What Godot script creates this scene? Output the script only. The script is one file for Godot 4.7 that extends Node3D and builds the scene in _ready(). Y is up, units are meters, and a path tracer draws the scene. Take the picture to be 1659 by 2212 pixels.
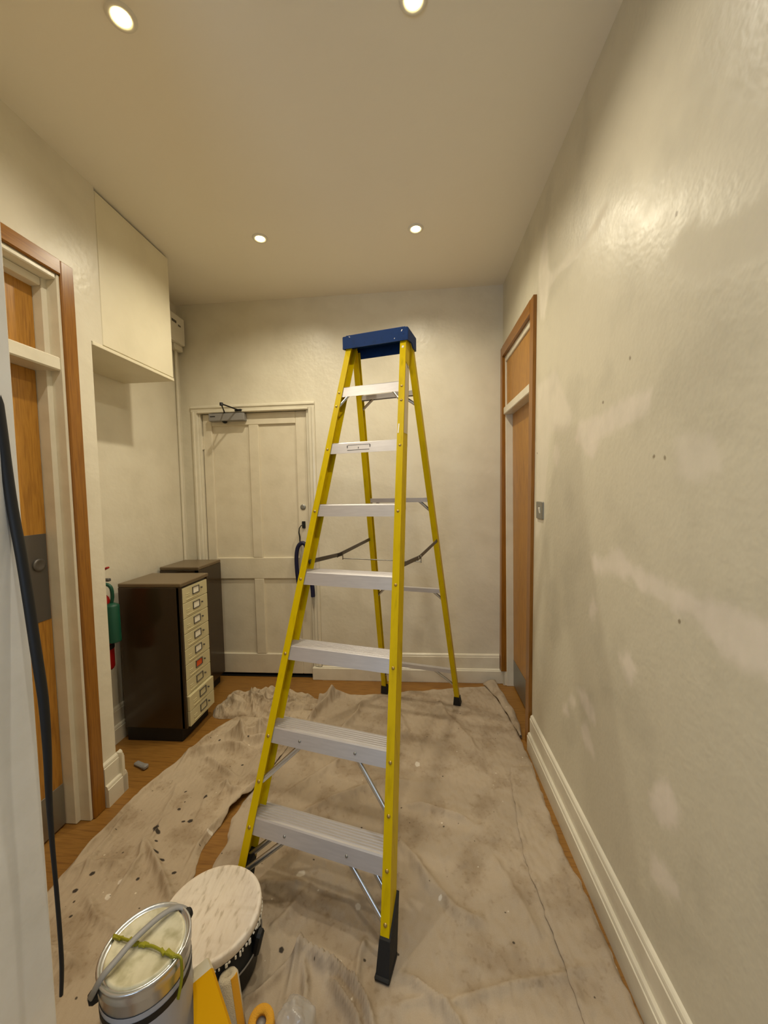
extends Node3D

const CEIL := 2.845
const BACK := -2.862
const LEFT := -1.455
const ALC := -1.775

var m := {}
var rng := RandomNumberGenerator.new()


# ---------- mesh builder ----------
class MB:
	var st := SurfaceTool.new()
	func _init():
		st.begin(Mesh.PRIMITIVE_TRIANGLES)
		st.set_smooth_group(-1)
	func sm(on: bool):
		st.set_smooth_group(0 if on else -1)
	func tri(a: Vector3, b: Vector3, c: Vector3):   # counter-clockwise seen from outside
		st.add_vertex(a); st.add_vertex(c); st.add_vertex(b)
	func quad(a: Vector3, b: Vector3, c: Vector3, d: Vector3):
		tri(a, b, c); tri(a, c, d)
	func vt(p: Vector3, uv: Vector2):
		st.set_uv(uv); st.add_vertex(p)
	func quad_uv(a: Vector3, b: Vector3, c: Vector3, d: Vector3, ua: Vector2, ub: Vector2, uc: Vector2, ud: Vector2):
		vt(a, ua); vt(c, uc); vt(b, ub); vt(a, ua); vt(d, ud); vt(c, uc)
	# chamfered box given by a centre, half sizes along three axes
	func box(c: Vector3, size: Vector3, bev := 0.0, bs := Basis()):
		var h := size * 0.5
		var b: float = minf(bev, minf(h.x, minf(h.y, h.z)) * 0.6)
		if b <= 0.0:
			hexa([c + bs * Vector3(-h.x, -h.y, h.z), c + bs * Vector3(h.x, -h.y, h.z), c + bs * Vector3(h.x, -h.y, -h.z), c + bs * Vector3(-h.x, -h.y, -h.z),
				c + bs * Vector3(-h.x, h.y, h.z), c + bs * Vector3(h.x, h.y, h.z), c + bs * Vector3(h.x, h.y, -h.z), c + bs * Vector3(-h.x, h.y, -h.z)])
			return
		for ax in 3:
			for s in [-1.0, 1.0]:
				var u := (ax + 1) % 3
				var v := (ax + 2) % 3
				var p := []
				for k in [[-1, -1], [1, -1], [1, 1], [-1, 1]]:
					var q := Vector3()
					q[ax] = s * h[ax]
					q[u] = k[0] * (h[u] - b)
					q[v] = k[1] * (h[v] - b)
					p.append(c + bs * q)
				if s > 0: quad(p[0], p[1], p[2], p[3])
				else: quad(p[3], p[2], p[1], p[0])
		for ax in 3:
			var u := (ax + 1) % 3
			var v := (ax + 2) % 3
			for su in [-1.0, 1.0]:
				for sv in [-1.0, 1.0]:
					var p := []
					for k in [[-1, 0], [1, 0], [1, 1], [-1, 1]]:
						var q := Vector3()
						q[ax] = k[0] * (h[ax] - b)
						q[u] = su * (h[u] if k[1] == 0 else h[u] - b)
						q[v] = sv * (h[v] - b if k[1] == 0 else h[v])
						p.append(c + bs * q)
					if su * sv > 0: quad(p[3], p[2], p[1], p[0])
					else: quad(p[0], p[1], p[2], p[3])
		for sx in [-1.0, 1.0]:
			for sy in [-1.0, 1.0]:
				for sz in [-1.0, 1.0]:
					var a := c + bs * Vector3(sx * h.x, sy * (h.y - b), sz * (h.z - b))
					var d := c + bs * Vector3(sx * (h.x - b), sy * h.y, sz * (h.z - b))
					var e := c + bs * Vector3(sx * (h.x - b), sy * (h.y - b), sz * h.z)
					if sx * sy * sz > 0: tri(a, d, e)
					else: tri(a, e, d)
	func span(x0: float, x1: float, y0: float, y1: float, z0: float, z1: float, bev := 0.0):
		box(Vector3(x0 + x1, y0 + y1, z0 + z1) * 0.5, Vector3(absf(x1 - x0), absf(y1 - y0), absf(z1 - z0)), bev)
	# eight corners: bottom ring counter-clockwise from above (front-left, front-right, back-right, back-left), then the top ring
	func hexa(p: Array):
		quad(p[0], p[1], p[5], p[4]); quad(p[1], p[2], p[6], p[5]); quad(p[2], p[3], p[7], p[6])
		quad(p[3], p[0], p[4], p[7]); quad(p[4], p[5], p[6], p[7]); quad(p[3], p[2], p[1], p[0])
	# profile (counter-clockwise in the plane of u and v) carried from p0 to p1
	func sweep(prof: Array, p0: Vector3, p1: Vector3, u: Vector3, v: Vector3, smooth := false):
		var flip := u.cross(v).dot(p1 - p0) < 0
		var n := prof.size()
		sm(smooth)
		for i in n:
			var a: Vector2 = prof[i]
			var b: Vector2 = prof[(i + 1) % n]
			var q := [p0 + u * a.x + v * a.y, p0 + u * b.x + v * b.y, p1 + u * b.x + v * b.y, p1 + u * a.x + v * a.y]
			if flip: quad(q[3], q[2], q[1], q[0])
			else: quad(q[0], q[1], q[2], q[3])
		sm(false)
		var t := Geometry2D.triangulate_polygon(PackedVector2Array(prof))
		for i in range(0, t.size(), 3):
			var a: Vector2 = prof[t[i]]
			var b: Vector2 = prof[t[i + 1]]
			var c: Vector2 = prof[t[i + 2]]
			if (b - a).cross(c - a) < 0:
				var s := b; b = c; c = s
			var f := [a, b, c]
			if flip: f = [a, c, b]
			tri(p1 + u * f[0].x + v * f[0].y, p1 + u * f[1].x + v * f[1].y, p1 + u * f[2].x + v * f[2].y)
			tri(p0 + u * f[0].x + v * f[0].y, p0 + u * f[2].x + v * f[2].y, p0 + u * f[1].x + v * f[1].y)
	# tube along a path, the radius may change
	func tube(path: Array, r, sides := 10, flat := 1.0):
		var n := path.size()
		var rings := []
		var up := Vector3.UP
		for i in n:
			var d: Vector3 = (path[mini(i + 1, n - 1)] - path[maxi(i - 1, 0)]).normalized()
			if i == 0 and absf(d.dot(up)) > 0.9: up = Vector3.RIGHT
			var x := (up - d * up.dot(d)).normalized()
			var y := d.cross(x)
			up = x
			var rr: float = r[i] if r is Array else r
			var ring := []
			for k in sides:
				var a := TAU * k / sides
				ring.append(path[i] + x * cos(a) * rr + y * sin(a) * rr * flat)
			rings.append(ring)
		sm(true)
		for i in n - 1:
			for k in sides:
				var k2 := (k + 1) % sides
				quad(rings[i][k], rings[i][k2], rings[i + 1][k2], rings[i + 1][k])
		sm(false)
		for k in range(1, sides - 1):
			tri(rings[0][0], rings[0][k + 1], rings[0][k])
			tri(rings[n - 1][0], rings[n - 1][k], rings[n - 1][k + 1])
	# profile [radius, height] turned about an axis; [r, h, 1] marks a sharp corner by doubling
	func lathe(prof: Array, at: Vector3, bs := Basis(), seg := 32, smooth := true):
		sm(smooth)
		for i in prof.size() - 1:
			if not smooth: sm(false)
			st.set_smooth_group(i % 2 if not smooth else 0)
			for k in seg:
				var a := TAU * k / seg
				var b := TAU * (k + 1) / seg
				var p := []
				for q in [[i, a], [i, b], [i + 1, b], [i + 1, a]]:
					var r: float = prof[q[0]][0]
					p.append(at + bs * Vector3(cos(q[1]) * r, prof[q[0]][1], -sin(q[1]) * r))
				if prof[i][0] < 1e-5: tri(p[0], p[2], p[3])
				elif prof[i + 1][0] < 1e-5: tri(p[0], p[1], p[2])
				else: quad(p[0], p[1], p[2], p[3])
		sm(false)
	func dome(c: Vector3, n: Vector3, r: float, h: float, seg := 10):
		var bs := axis(n)
		lathe([[r, 0.0], [r * 0.92, h * 0.45], [r * 0.62, h * 0.85], [0.0, h]], c, bs, seg)
	static func axis(n: Vector3) -> Basis:
		var y := n.normalized()
		var x := (Vector3.RIGHT if absf(y.x) < 0.8 else Vector3.FORWARD)
		x = (x - y * x.dot(y)).normalized()
		return Basis(x, y, x.cross(y))


func obj(called: String, b: MB, mat: Material, parent: Node = self) -> MeshInstance3D:
	var o := MeshInstance3D.new()
	o.name = called
	b.st.generate_normals()
	o.mesh = b.st.commit()
	o.material_override = mat
	o.cast_shadow = GeometryInstance3D.SHADOW_CASTING_SETTING_ON
	parent.add_child(o, true)
	return o


var used := {}
func numbered(n: String) -> String:
	var k: int = used.get(n, 0)
	used[n] = k + 1
	return n if k == 0 else "%s_%03d" % [n, k]


func thing(called: String, label: String, category: String, at := Vector3.ZERO, turn := 0.0, group := "") -> Node3D:
	var o := Node3D.new()
	o.name = numbered(called)
	add_child(o)
	o.position = at
	o.rotation.y = turn
	return tag(o, label, category, group)


func tag(o, label: String, category: String, group := ""):
	o.set_meta("label", label)
	o.set_meta("category", category)
	if group: o.set_meta("group", group)
	return o


func struct(called: String, label: String, category: String, b: MB = null, mat: Material = null) -> Node3D:
	var o: Node3D
	if b:
		o = obj(called, b, mat)
	else:
		o = Node3D.new()
		o.name = called
		add_child(o)
	o.set_meta("kind", "structure")
	return tag(o, label, category)


func v3(a: Array) -> Vector3:
	return Vector3(a[0], a[1], a[2])


# ---------- materials ----------
func noise(freq: float, oct := 3, s := 1, kind := FastNoiseLite.TYPE_SIMPLEX_SMOOTH) -> FastNoiseLite:
	var n := FastNoiseLite.new()
	n.noise_type = kind
	n.frequency = freq
	n.fractal_octaves = oct
	n.seed = s
	return n


func ntex(n: FastNoiseLite, size: int, ramp = null, bump := 0.0) -> NoiseTexture2D:
	var t := NoiseTexture2D.new()
	t.width = size
	t.height = size
	t.seamless = true
	t.noise = n
	if ramp:
		var g := Gradient.new()
		g.offsets = PackedFloat32Array(ramp[0])
		g.colors = PackedColorArray(ramp[1])
		t.color_ramp = g
	if bump > 0:
		t.as_normal_map = true
		t.bump_strength = bump
	return t


func mat(c: Color, rough := 0.5, metal := 0.0) -> StandardMaterial3D:
	var x := StandardMaterial3D.new()
	x.albedo_color = c
	x.roughness = rough
	x.metallic = metal
	return x


func tri_tex(x: StandardMaterial3D, tex: Texture2D, scale: Vector3, normal: Texture2D = null, ns := 1.0, world := true):
	x.uv1_triplanar = true
	x.uv1_world_triplanar = world
	x.uv1_scale = scale
	if tex: x.albedo_texture = tex
	if normal:
		x.normal_enabled = true
		x.normal_texture = normal
		x.normal_scale = ns


func make_materials():
	var peel := ntex(noise(0.045, 3, 5), 512, null, 5.0)
	var tone := ntex(noise(0.008, 4, 8), 512, [[0.0, 0.5, 1.0], [Color(0.955, 0.95, 0.94), Color(0.985, 0.98, 0.975), Color(1, 1, 1)]])
	m.wall = mat(Color(0.90, 0.875, 0.80), 0.36)
	tri_tex(m.wall, tone, Vector3(0.9, 0.9, 0.9), peel, 0.08)
	m.ceiling = mat(Color(0.95, 0.925, 0.86), 0.75)
	tri_tex(m.ceiling, null, Vector3(0.6, 0.6, 0.6), peel, 0.05)
	m.gloss = mat(Color(0.90, 0.875, 0.80), 0.22)
	tri_tex(m.gloss, tone, Vector3(1.5, 1.5, 1.5), peel, 0.04)
	m.jamb = mat(Color(0.93, 0.935, 0.94), 0.2)
	tri_tex(m.jamb, tone, Vector3(1.5, 1.5, 1.5), peel, 0.05)
	m.door_paint = mat(Color(0.895, 0.86, 0.775), 0.4)
	tri_tex(m.door_paint, tone, Vector3(1.5, 1.5, 1.5), peel, 0.05)
	m.cupboard = mat(Color(0.92, 0.89, 0.79), 0.45)
	tri_tex(m.cupboard, tone, Vector3(0.7, 0.7, 0.7), peel, 0.04)
	var grain := ntex(noise(0.02, 4, 21), 512, [[0.0, 0.35, 0.6, 1.0], [Color(0.80, 0.76, 0.70), Color(0.92, 0.90, 0.88), Color(1, 1, 1), Color(0.88, 0.85, 0.80)]])
	m.wood = mat(Color(0.71, 0.505, 0.19), 0.35)
	tri_tex(m.wood, grain, Vector3(6.0, 0.45, 6.0))
	m.wood_rail = mat(Color(0.76, 0.47, 0.20), 0.35)
	tri_tex(m.wood_rail, grain, Vector3(6.0, 6.0, 0.45))
	m.casing = mat(Color(0.59, 0.39, 0.11), 0.3)
	tri_tex(m.casing, grain, Vector3(8.0, 0.4, 8.0))
	m.casing_top = mat(Color(0.59, 0.39, 0.11), 0.3)
	tri_tex(m.casing_top, grain, Vector3(8.0, 8.0, 0.4))
	m.oak = mat(Color(0.59, 0.42, 0.18), 0.45)
	tri_tex(m.oak, grain, Vector3(0.5, 5.0, 7.0))
	var brush := ntex(noise(0.03, 3, 31), 256, [[0.0, 1.0], [Color(0.94, 0.94, 0.94), Color(1, 1, 1)]])
	m.alu = mat(Color(0.80, 0.785, 0.785), 0.48, 0.6)
	tri_tex(m.alu, brush, Vector3(1.2, 12, 12), null, 1.0, false)
	m.zinc = mat(Color(0.80, 0.81, 0.82), 0.28, 0.9)
	m.steel = mat(Color(0.62, 0.62, 0.60), 0.4, 0.9)
	m.dark_steel = mat(Color(0.42, 0.41, 0.40), 0.45, 0.7)
	var scuff := ntex(noise(0.015, 4, 41), 512, [[0.0, 0.3, 0.75, 0.9, 1.0], [Color(0.86, 0.84, 0.8), Color(0.97, 0.97, 0.95), Color(1, 1, 1), Color(0.93, 0.93, 0.9), Color(0.85, 0.85, 0.82)]])
	m.yellow = mat(Color(0.85, 0.735, 0.0), 0.38)
	m.yellow.metallic_specular = 0.28
	tri_tex(m.yellow, scuff, Vector3(3, 0.7, 3), null, 1.0, false)
	m.blue = mat(Color(0.07, 0.205, 0.42), 0.5)
	m.blue.metallic_specular = 0.3
	tri_tex(m.blue, scuff, Vector3(3, 3, 3), null, 1.0, false)
	m.rubber = mat(Color(0.085, 0.08, 0.075), 0.7)
	m.black = mat(Color(0.04, 0.04, 0.042), 0.6)
	m.brass = mat(Color(0.72, 0.62, 0.36), 0.35, 0.8)
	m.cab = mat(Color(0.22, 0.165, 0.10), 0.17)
	m.cab_top_sheen = mat(Color(0.42, 0.35, 0.25), 0.3)  # paler than the body: the wall's grazing reflection is put into the colour
	m.cab_front = mat(Color(0.80, 0.76, 0.60), 0.45)
	m.card = mat(Color(0.95, 0.93, 0.86), 0.7)
	m.card_orange = mat(Color(0.85, 0.35, 0.12), 0.7)
	m.sticker = mat(Color(0.83, 0.78, 0.66), 0.55)
	m.splash = mat(Color(0.93, 0.91, 0.86), 0.6)
	m.red = mat(Color(0.62, 0.05, 0.04), 0.3)
	m.green = mat(Color(0.05, 0.30, 0.22), 0.45)
	m.navy = mat(Color(0.04, 0.05, 0.22), 0.5)
	m.grey_plastic = mat(Color(0.56, 0.55, 0.54), 0.45)
	m.white_plastic = mat(Color(0.90, 0.88, 0.82), 0.4)
	m.lens = mat(Color(1, 0.96, 0.85), 0.4)
	m.lens.emission_enabled = true
	m.lens.emission = Color(1.0, 0.92, 0.66)
	m.lens.emission_energy_multiplier = 9.0
	m.added_pane = mat(Color(0.8, 0.86, 0.95), 0.4)  # glowing pane of the added window
	m.added_pane.emission_enabled = true
	m.added_pane.emission = Color(0.72, 0.84, 1.0)
	m.added_pane.emission_energy_multiplier = 0.6


# ---------- canvas ----------
func cloth_texture(size: Vector2i, area: Rect2, dark: Array, white: Array, s: int) -> ImageTexture:
	var a := noise(0.006, 5, s).get_image(size.x, size.y)
	var b := noise(0.05, 3, s + 1).get_image(size.x, size.y)
	var w := noise(0.45, 2, s + 2).get_image(size.x, size.y)
	var da := a.get_data()
	var db := b.get_data()
	var dw := w.get_data()
	var out := PackedByteArray()
	out.resize(size.x * size.y * 3)
	var k := 0
	for i in size.x * size.y:
		var f: float = da[i] / 255.0
		var g: float = db[i] / 255.0
		var t := 1.0 - 0.12 * smoothstep(0.45, 0.9, f) - 0.10 * smoothstep(0.55, 0.95, g) * smoothstep(0.4, 0.6, f) + (dw[i] / 255.0 - 0.5) * 0.06
		out[k] = clampi(int(180.0 * (1.0 - (1.0 - t) * 0.85)), 0, 255)
		out[k + 1] = clampi(int(164.0 * t), 0, 255)
		out[k + 2] = clampi(int(143.0 * (1.0 - (1.0 - t) * 1.2)), 0, 255)
		k += 3
	var im := Image.create_from_data(size.x, size.y, false, Image.FORMAT_RGB8, out)
	var r := RandomNumberGenerator.new()
	r.seed = s
	for kind in 2:
		var list: Array = dark if kind == 0 else white
		for p in list:
			blot(im, area, p[0], p[1], (0.0095 if kind == 0 else 0.015) * r.randf_range(0.55, 1.25), Color(0.20, 0.18, 0.165) if kind == 0 else Color(0.88, 0.85, 0.80), r)
	for i in 130:
		blot(im, area, area.position.x + area.size.x * r.randf(), area.position.y + area.size.y * r.randf(), r.randf_range(0.0015, 0.0045), Color(0.27, 0.24, 0.2) if r.randf() < 0.55 else Color(0.87, 0.83, 0.76), r)
	return ImageTexture.create_from_image(im)


func blot(im: Image, area: Rect2, x: float, z: float, rad: float, c: Color, r: RandomNumberGenerator):
	var px := (x - area.position.x) / area.size.x * im.get_width()
	var py := (z - area.position.y) / area.size.y * im.get_height()
	var rx := rad / area.size.x * im.get_width()
	var ry := rad / area.size.y * im.get_height()
	var ph := r.randf() * TAU
	var el := r.randf_range(0.55, 1.0)
	for j in range(int(py - ry * 1.6), int(py + ry * 1.6) + 2):
		for i in range(int(px - rx * 1.6), int(px + rx * 1.6) + 2):
			if i < 0 or j < 0 or i >= im.get_width() or j >= im.get_height(): continue
			var d := Vector2((i - px) / maxf(rx, 0.6), (j - py) / maxf(ry, 0.6)).rotated(ph)
			d.y /= el
			var q := d.length() + 0.09 * sin(2.0 * d.angle() + ph) + 0.05 * sin(5.0 * d.angle() + 2.0 * ph)
			var f := 1.0 - smoothstep(0.7, 1.1, q)
			if f > 0: im.set_pixel(i, j, im.get_pixel(i, j).lerp(c, f * 0.85))


func along(line: Array, t: float) -> Vector2:
	var total := 0.0
	for i in line.size() - 1: total += Vector2(line[i][0], line[i][1]).distance_to(Vector2(line[i + 1][0], line[i + 1][1]))
	var at := t * total
	for i in line.size() - 1:
		var a := Vector2(line[i][0], line[i][1])
		var b := Vector2(line[i + 1][0], line[i + 1][1])
		var l := a.distance_to(b)
		if at <= l or i == line.size() - 2: return a.lerp(b, at / l)
		at -= l
	return Vector2()


func fold_at(p: Vector2, folds: Array) -> float:
	var y := 0.0
	for f in folds:
		var box: Rect2 = f.box
		if not box.has_point(p): continue
		var best := 1e9
		var where := 0.0
		var pts: PackedVector2Array = f.pts
		for i in pts.size() - 1:
			var q := Geometry2D.get_closest_point_to_segment(p, pts[i], pts[i + 1])
			var d := q.distance_to(p)
			if d < best:
				best = d
				where = (i + pts[i].distance_to(q) / maxf(pts[i].distance_to(pts[i + 1]), 1e-4)) / (pts.size() - 1)
		var taper := smoothstep(0.0, 0.22, where) * smoothstep(1.0, 0.78, where)
		y += f.h * exp(-pow(best / f.w, 1.5)) * (0.25 + 0.75 * taper)
	return y


func fold(list: Array, h: float, w: float) -> Dictionary:
	h *= 2.4
	w *= 0.85
	var pts := PackedVector2Array()
	for p in list: pts.append(Vector2(p[0], p[1]))
	var box := Rect2(pts[0], Vector2.ZERO)
	for p in pts: box = box.expand(p)
	return {"pts": pts, "h": h, "w": w, "box": box.grow(w * 2.6)}


func cloth_mesh(left: Array, right: Array, nu: int, nv: int, area: Rect2, folds: Array, base: Callable, s: int) -> MB:
	var n1 := noise(2.2, 3, s)
	var n2 := noise(9.0, 3, s + 4)
	var n3 := noise(1.0, 1, s + 9)
	var grid := []
	for j in nv + 1:
		var t := float(j) / nv
		var a := along(left, t)
		var b := along(right, t)
		var row := []
		for i in nu + 1:
			var u := float(i) / nu
			var p := a.lerp(b, u)
			var wob := 0.007 * n2.get_noise_2d(p.x * 1.3 + 3.0, p.y * 1.3)
			if i == 0 or i == nu: p.x += wob
			var e: float = minf(minf(u, 1.0 - u) * nu, minf(t, 1.0 - t) * nv)
			var y: float = base.call(p) + 0.0065 + 0.0075 * maxf(n1.get_noise_2d(p.x, p.y * 0.8), -0.6) + 0.0028 * n2.get_noise_2d(p.x, p.y)
			y += fold_at(p, folds)
			y += 0.0025 * (1.0 - smoothstep(3.0, 4.0, e))       # the doubled hem
			y += 0.006 * maxf(0.0, n3.get_noise_2d(p.x * 6.0, p.y * 6.0)) * (1.0 - smoothstep(0.0, 9.0, e))
			if e < 0.5: y = maxf(y - 0.006, base.call(p) + 0.002)
			row.append(Vector3(p.x, y, p.y))
		grid.append(row)
	var b2 := MB.new()
	b2.sm(true)
	var uv := func(p: Vector3): return Vector2((p.x - area.position.x) / area.size.x, (p.z - area.position.y) / area.size.y)
	for j in nv:
		for i in nu:
			var p := [grid[j][i], grid[j][i + 1], grid[j + 1][i + 1], grid[j + 1][i]]
			b2.quad_uv(p[0], p[1], p[2], p[3], uv.call(p[0]), uv.call(p[1]), uv.call(p[2]), uv.call(p[3]))
	# the rim goes down to the floor, so that the sheet is closed
	var rim := []
	for i in nu + 1: rim.append(grid[0][i])
	for j in range(1, nv + 1): rim.append(grid[j][nu])
	for i in range(nu - 1, -1, -1): rim.append(grid[nv][i])
	for j in range(nv - 1, 0, -1): rim.append(grid[j][0])
	b2.st.set_smooth_group(1)
	for i in rim.size():
		var p: Vector3 = rim[i]
		var q: Vector3 = rim[(i + 1) % rim.size()]
		var p0 := Vector3(p.x, maxf(p.y - 0.004, 0.0006), p.z)
		var q0 := Vector3(q.x, maxf(q.y - 0.004, 0.0006), q.z)
		b2.quad_uv(p, p0, q0, q, uv.call(p), uv.call(p), uv.call(q), uv.call(q))
	return b2


# ---------- right wall paint with filler patches ----------
func right_wall_maps() -> Array:
	var w := 1024
	var hgt := 1024
	var area := Rect2(-2.9, 0.0, 2.5, 2.9)      # z from -2.9 to -0.4, y up
	var patches := [
		["smooth", [[-1.042, 2.017], [-1.006, 2.025], [-0.975, 2.026], [-0.963, 1.994], [-0.919, 1.974], [-0.864, 1.953], [-0.7, 1.95], [-0.6, 1.80], [-0.957, 1.87], [-1.081, 1.991]], 0.06],
		["streak", [[-2.032, 2.723], [-1.995, 2.690], [-1.995, 2.480], [-1.934, 2.416], [-1.784, 2.392], [-1.608, 2.347], [-1.505, 2.355], [-1.415, 2.372], [-1.391, 2.344], [-1.504, 2.325], [-1.640, 2.335], [-1.867, 2.380], [-1.970, 2.373], [-2.033, 2.260], [-2.100, 2.289], [-2.142, 2.528]], 0.5],
		["strip", [[-2.138, 1.965], [-1.867, 1.961], [-1.796, 1.866], [-1.667, 1.718], [-1.707, 1.655], [-1.931, 1.680], [-2.000, 1.393], [-2.060, 1.237], [-2.091, 1.165], [-2.157, 1.147]], 0.5],
		["p", [[-1.126, 1.682], [-1.215, 1.691], [-1.302, 1.695], [-1.417, 1.676], [-1.610, 1.678], [-1.647, 1.609], [-1.522, 1.537], [-1.474, 1.519], [-1.416, 1.592], [-1.213, 1.603], [-1.138, 1.631]], 0.8],
		["p", [[-1.024, 1.539], [-0.958, 1.547], [-0.899, 1.518], [-0.872, 1.487], [-0.886, 1.449], [-0.954, 1.418], [-1.008, 1.446], [-1.030, 1.493]], 0.45],
		["p", [[-1.492, 1.176], [-1.452, 1.111], [-1.291, 1.136], [-1.193, 1.138], [-1.163, 1.120], [-1.043, 1.119], [-1.005, 1.092], [-0.985, 1.113], [-0.921, 1.103], [-0.849, 1.056], [-0.829, 1.057], [-0.742, 1.061], [-0.55, 1.05], [-0.55, 1.18], [-0.746, 1.174], [-0.823, 1.175], [-0.935, 1.172], [-1.109, 1.178], [-1.204, 1.191], [-1.281, 1.231], [-1.342, 1.210], [-1.368, 1.177]], 0.9],
		["p", [[-1.466, 1.021], [-1.421, 0.996], [-1.442, 0.948], [-1.465, 0.930], [-1.492, 0.946]], 1.0],
		["p", [[-1.275, 0.881], [-1.230, 0.918], [-1.209, 0.918], [-1.172, 0.880], [-1.196, 0.828], [-1.223, 0.824]], 1.0],
		["p", [[-1.589, 0.606], [-1.518, 0.650], [-1.476, 0.628], [-1.422, 0.609], [-1.421, 0.568], [-1.459, 0.548], [-1.508, 0.559]], 1.0],
		["p", [[-1.687, 0.518], [-1.626, 0.567], [-1.594, 0.549], [-1.636, 0.505]], 1.0],
		["p", [[-1.745, 0.460], [-1.687, 0.497], [-1.655, 0.449], [-1.741, 0.420]], 1.0],
		["p", [[-1.535, 0.508], [-1.494, 0.533], [-1.428, 0.462], [-1.427, 0.428], [-1.501, 0.427], [-1.543, 0.458]], 1.0],
		["p", [[-1.100, 0.570], [-1.062, 0.631], [-1.024, 0.668], [-0.967, 0.621], [-0.979, 0.567], [-1.044, 0.519], [-1.093, 0.539]], 1.1],
		["p", [[-1.090, 0.400], [-1.057, 0.431], [-0.975, 0.432], [-0.964, 0.401], [-1.016, 0.358], [-1.080, 0.332]], 0.9],
		["p", [[-1.879, 1.621], [-1.829, 1.615], [-1.798, 1.561], [-1.841, 1.505], [-1.904, 1.571]], 0.7],
	]
	var cover := Image.create(w, hgt, false, Image.FORMAT_RF)
	var matte := Image.create(w, hgt, false, Image.FORMAT_RF)
	var rag := noise(0.05, 3, 77)
	var brushy := noise(0.02, 3, 78)
	for pt in patches:
		var poly := PackedVector2Array()
		for p in pt[1]:
			var z: float = p[0] * 0.966
			var y: float = 1.42 + (p[1] - 1.42) * 0.966
			poly.append(Vector2((z - area.position.x) / area.size.x * w, (1.0 - y / area.size.y) * hgt))
		var box := Rect2(poly[0], Vector2.ZERO)
		for p in poly: box = box.expand(p)
		box = box.grow(12)
		for j in range(maxi(int(box.position.y), 0), mini(int(box.end.y), hgt)):
			for i in range(maxi(int(box.position.x), 0), mini(int(box.end.x), w)):
				var p := Vector2(i, j)
				p += Vector2(rag.get_noise_2d(i, j), rag.get_noise_2d(i + 500, j)) * 5.0
				var d := 1e9
				for k in poly.size():
					d = minf(d, Geometry2D.get_closest_point_to_segment(p, poly[k], poly[(k + 1) % poly.size()]).distance_to(p))
				if not Geometry2D.is_point_in_polygon(p, poly): d = -d
				var f := smoothstep(-6.0, 8.0, d)
				if f <= 0: continue
				var f2: float = 0.85 * f * pt[2] * (0.85 + 0.25 * brushy.get_noise_2d(i * 2.0, j * 0.6))
				cover.set_pixel(i, j, Color(maxf(cover.get_pixel(i, j).r, f2), 0, 0))
				matte.set_pixel(i, j, Color(maxf(matte.get_pixel(i, j).r, f), 0, 0))
	var t1 := noise(0.006, 4, 91)
	var t2 := noise(0.03, 3, 92)
	var alb := PackedByteArray()
	var rou := PackedByteArray()
	alb.resize(w * hgt * 3)
	rou.resize(w * hgt)
	var hi := Image.create(w, hgt, false, Image.FORMAT_L8)
	var pe := noise(0.11, 2, 93).get_image(w, hgt).get_data()
	var pd := noise(0.02, 3, 94).get_image(w, hgt).get_data()
	var d1 := t1.get_image(w, hgt).get_data()
	var d2 := t2.get_image(w, hgt).get_data()
	var cd := cover.get_data().to_float32_array()
	var md := matte.get_data().to_float32_array()
	var hd := PackedByteArray()
	hd.resize(w * hgt)
	for i in w * hgt:
		var t := 1.0 - 0.05 * smoothstep(0.45, 0.85, d1[i] / 255.0) + 0.02 * (d2[i] / 255.0 - 0.5)
		var f: float = cd[i]
		alb[i * 3] = int(clampf(lerpf(214.0, 238.0, f) * t, 0, 255))
		alb[i * 3 + 1] = int(clampf(lerpf(207.0, 227.0, f) * t, 0, 255))
		alb[i * 3 + 2] = int(clampf(lerpf(186.0, 213.0, f) * t, 0, 255))
		rou[i] = int(clampf((0.40 + 0.42 * minf(md[i], 1.0) + 0.1 * (d2[i] / 255.0 - 0.5)) * 255.0, 0, 255))
		hd[i] = int(clampf(128.0 + (pe[i] - 128.0) * 0.35 * (1.0 - 0.6 * md[i]) + (pd[i] - 128.0) * 0.45, 0, 255))
	hi = Image.create_from_data(w, hgt, false, Image.FORMAT_L8, hd)
	hi.convert(Image.FORMAT_RGBA8)
	hi.bump_map_to_normal_map(1.6)
	var im := Image.create_from_data(w, hgt, false, Image.FORMAT_RGB8, alb)
	var r := RandomNumberGenerator.new()
	r.seed = 6
	for p in [[-1.36, 1.70], [-1.20, 1.79], [-0.78, 2.55], [-1.03, 1.49], [-1.075, 1.497], [-2.06, 1.6], [-0.96, 1.1], [-1.01, 2.06]]:
		blot(im, Rect2(-2.9, 0, 2.5, 2.9), p[0], 2.9 - p[1], 0.006, Color(0.55, 0.5, 0.42), r)
	return [ImageTexture.create_from_image(im), ImageTexture.create_from_image(Image.create_from_data(w, hgt, false, Image.FORMAT_L8, rou)), ImageTexture.create_from_image(hi)]


func wx(y: float) -> float:      # the right wall leans out by half a degree
	return 0.604 + 0.0085 * y


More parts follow.
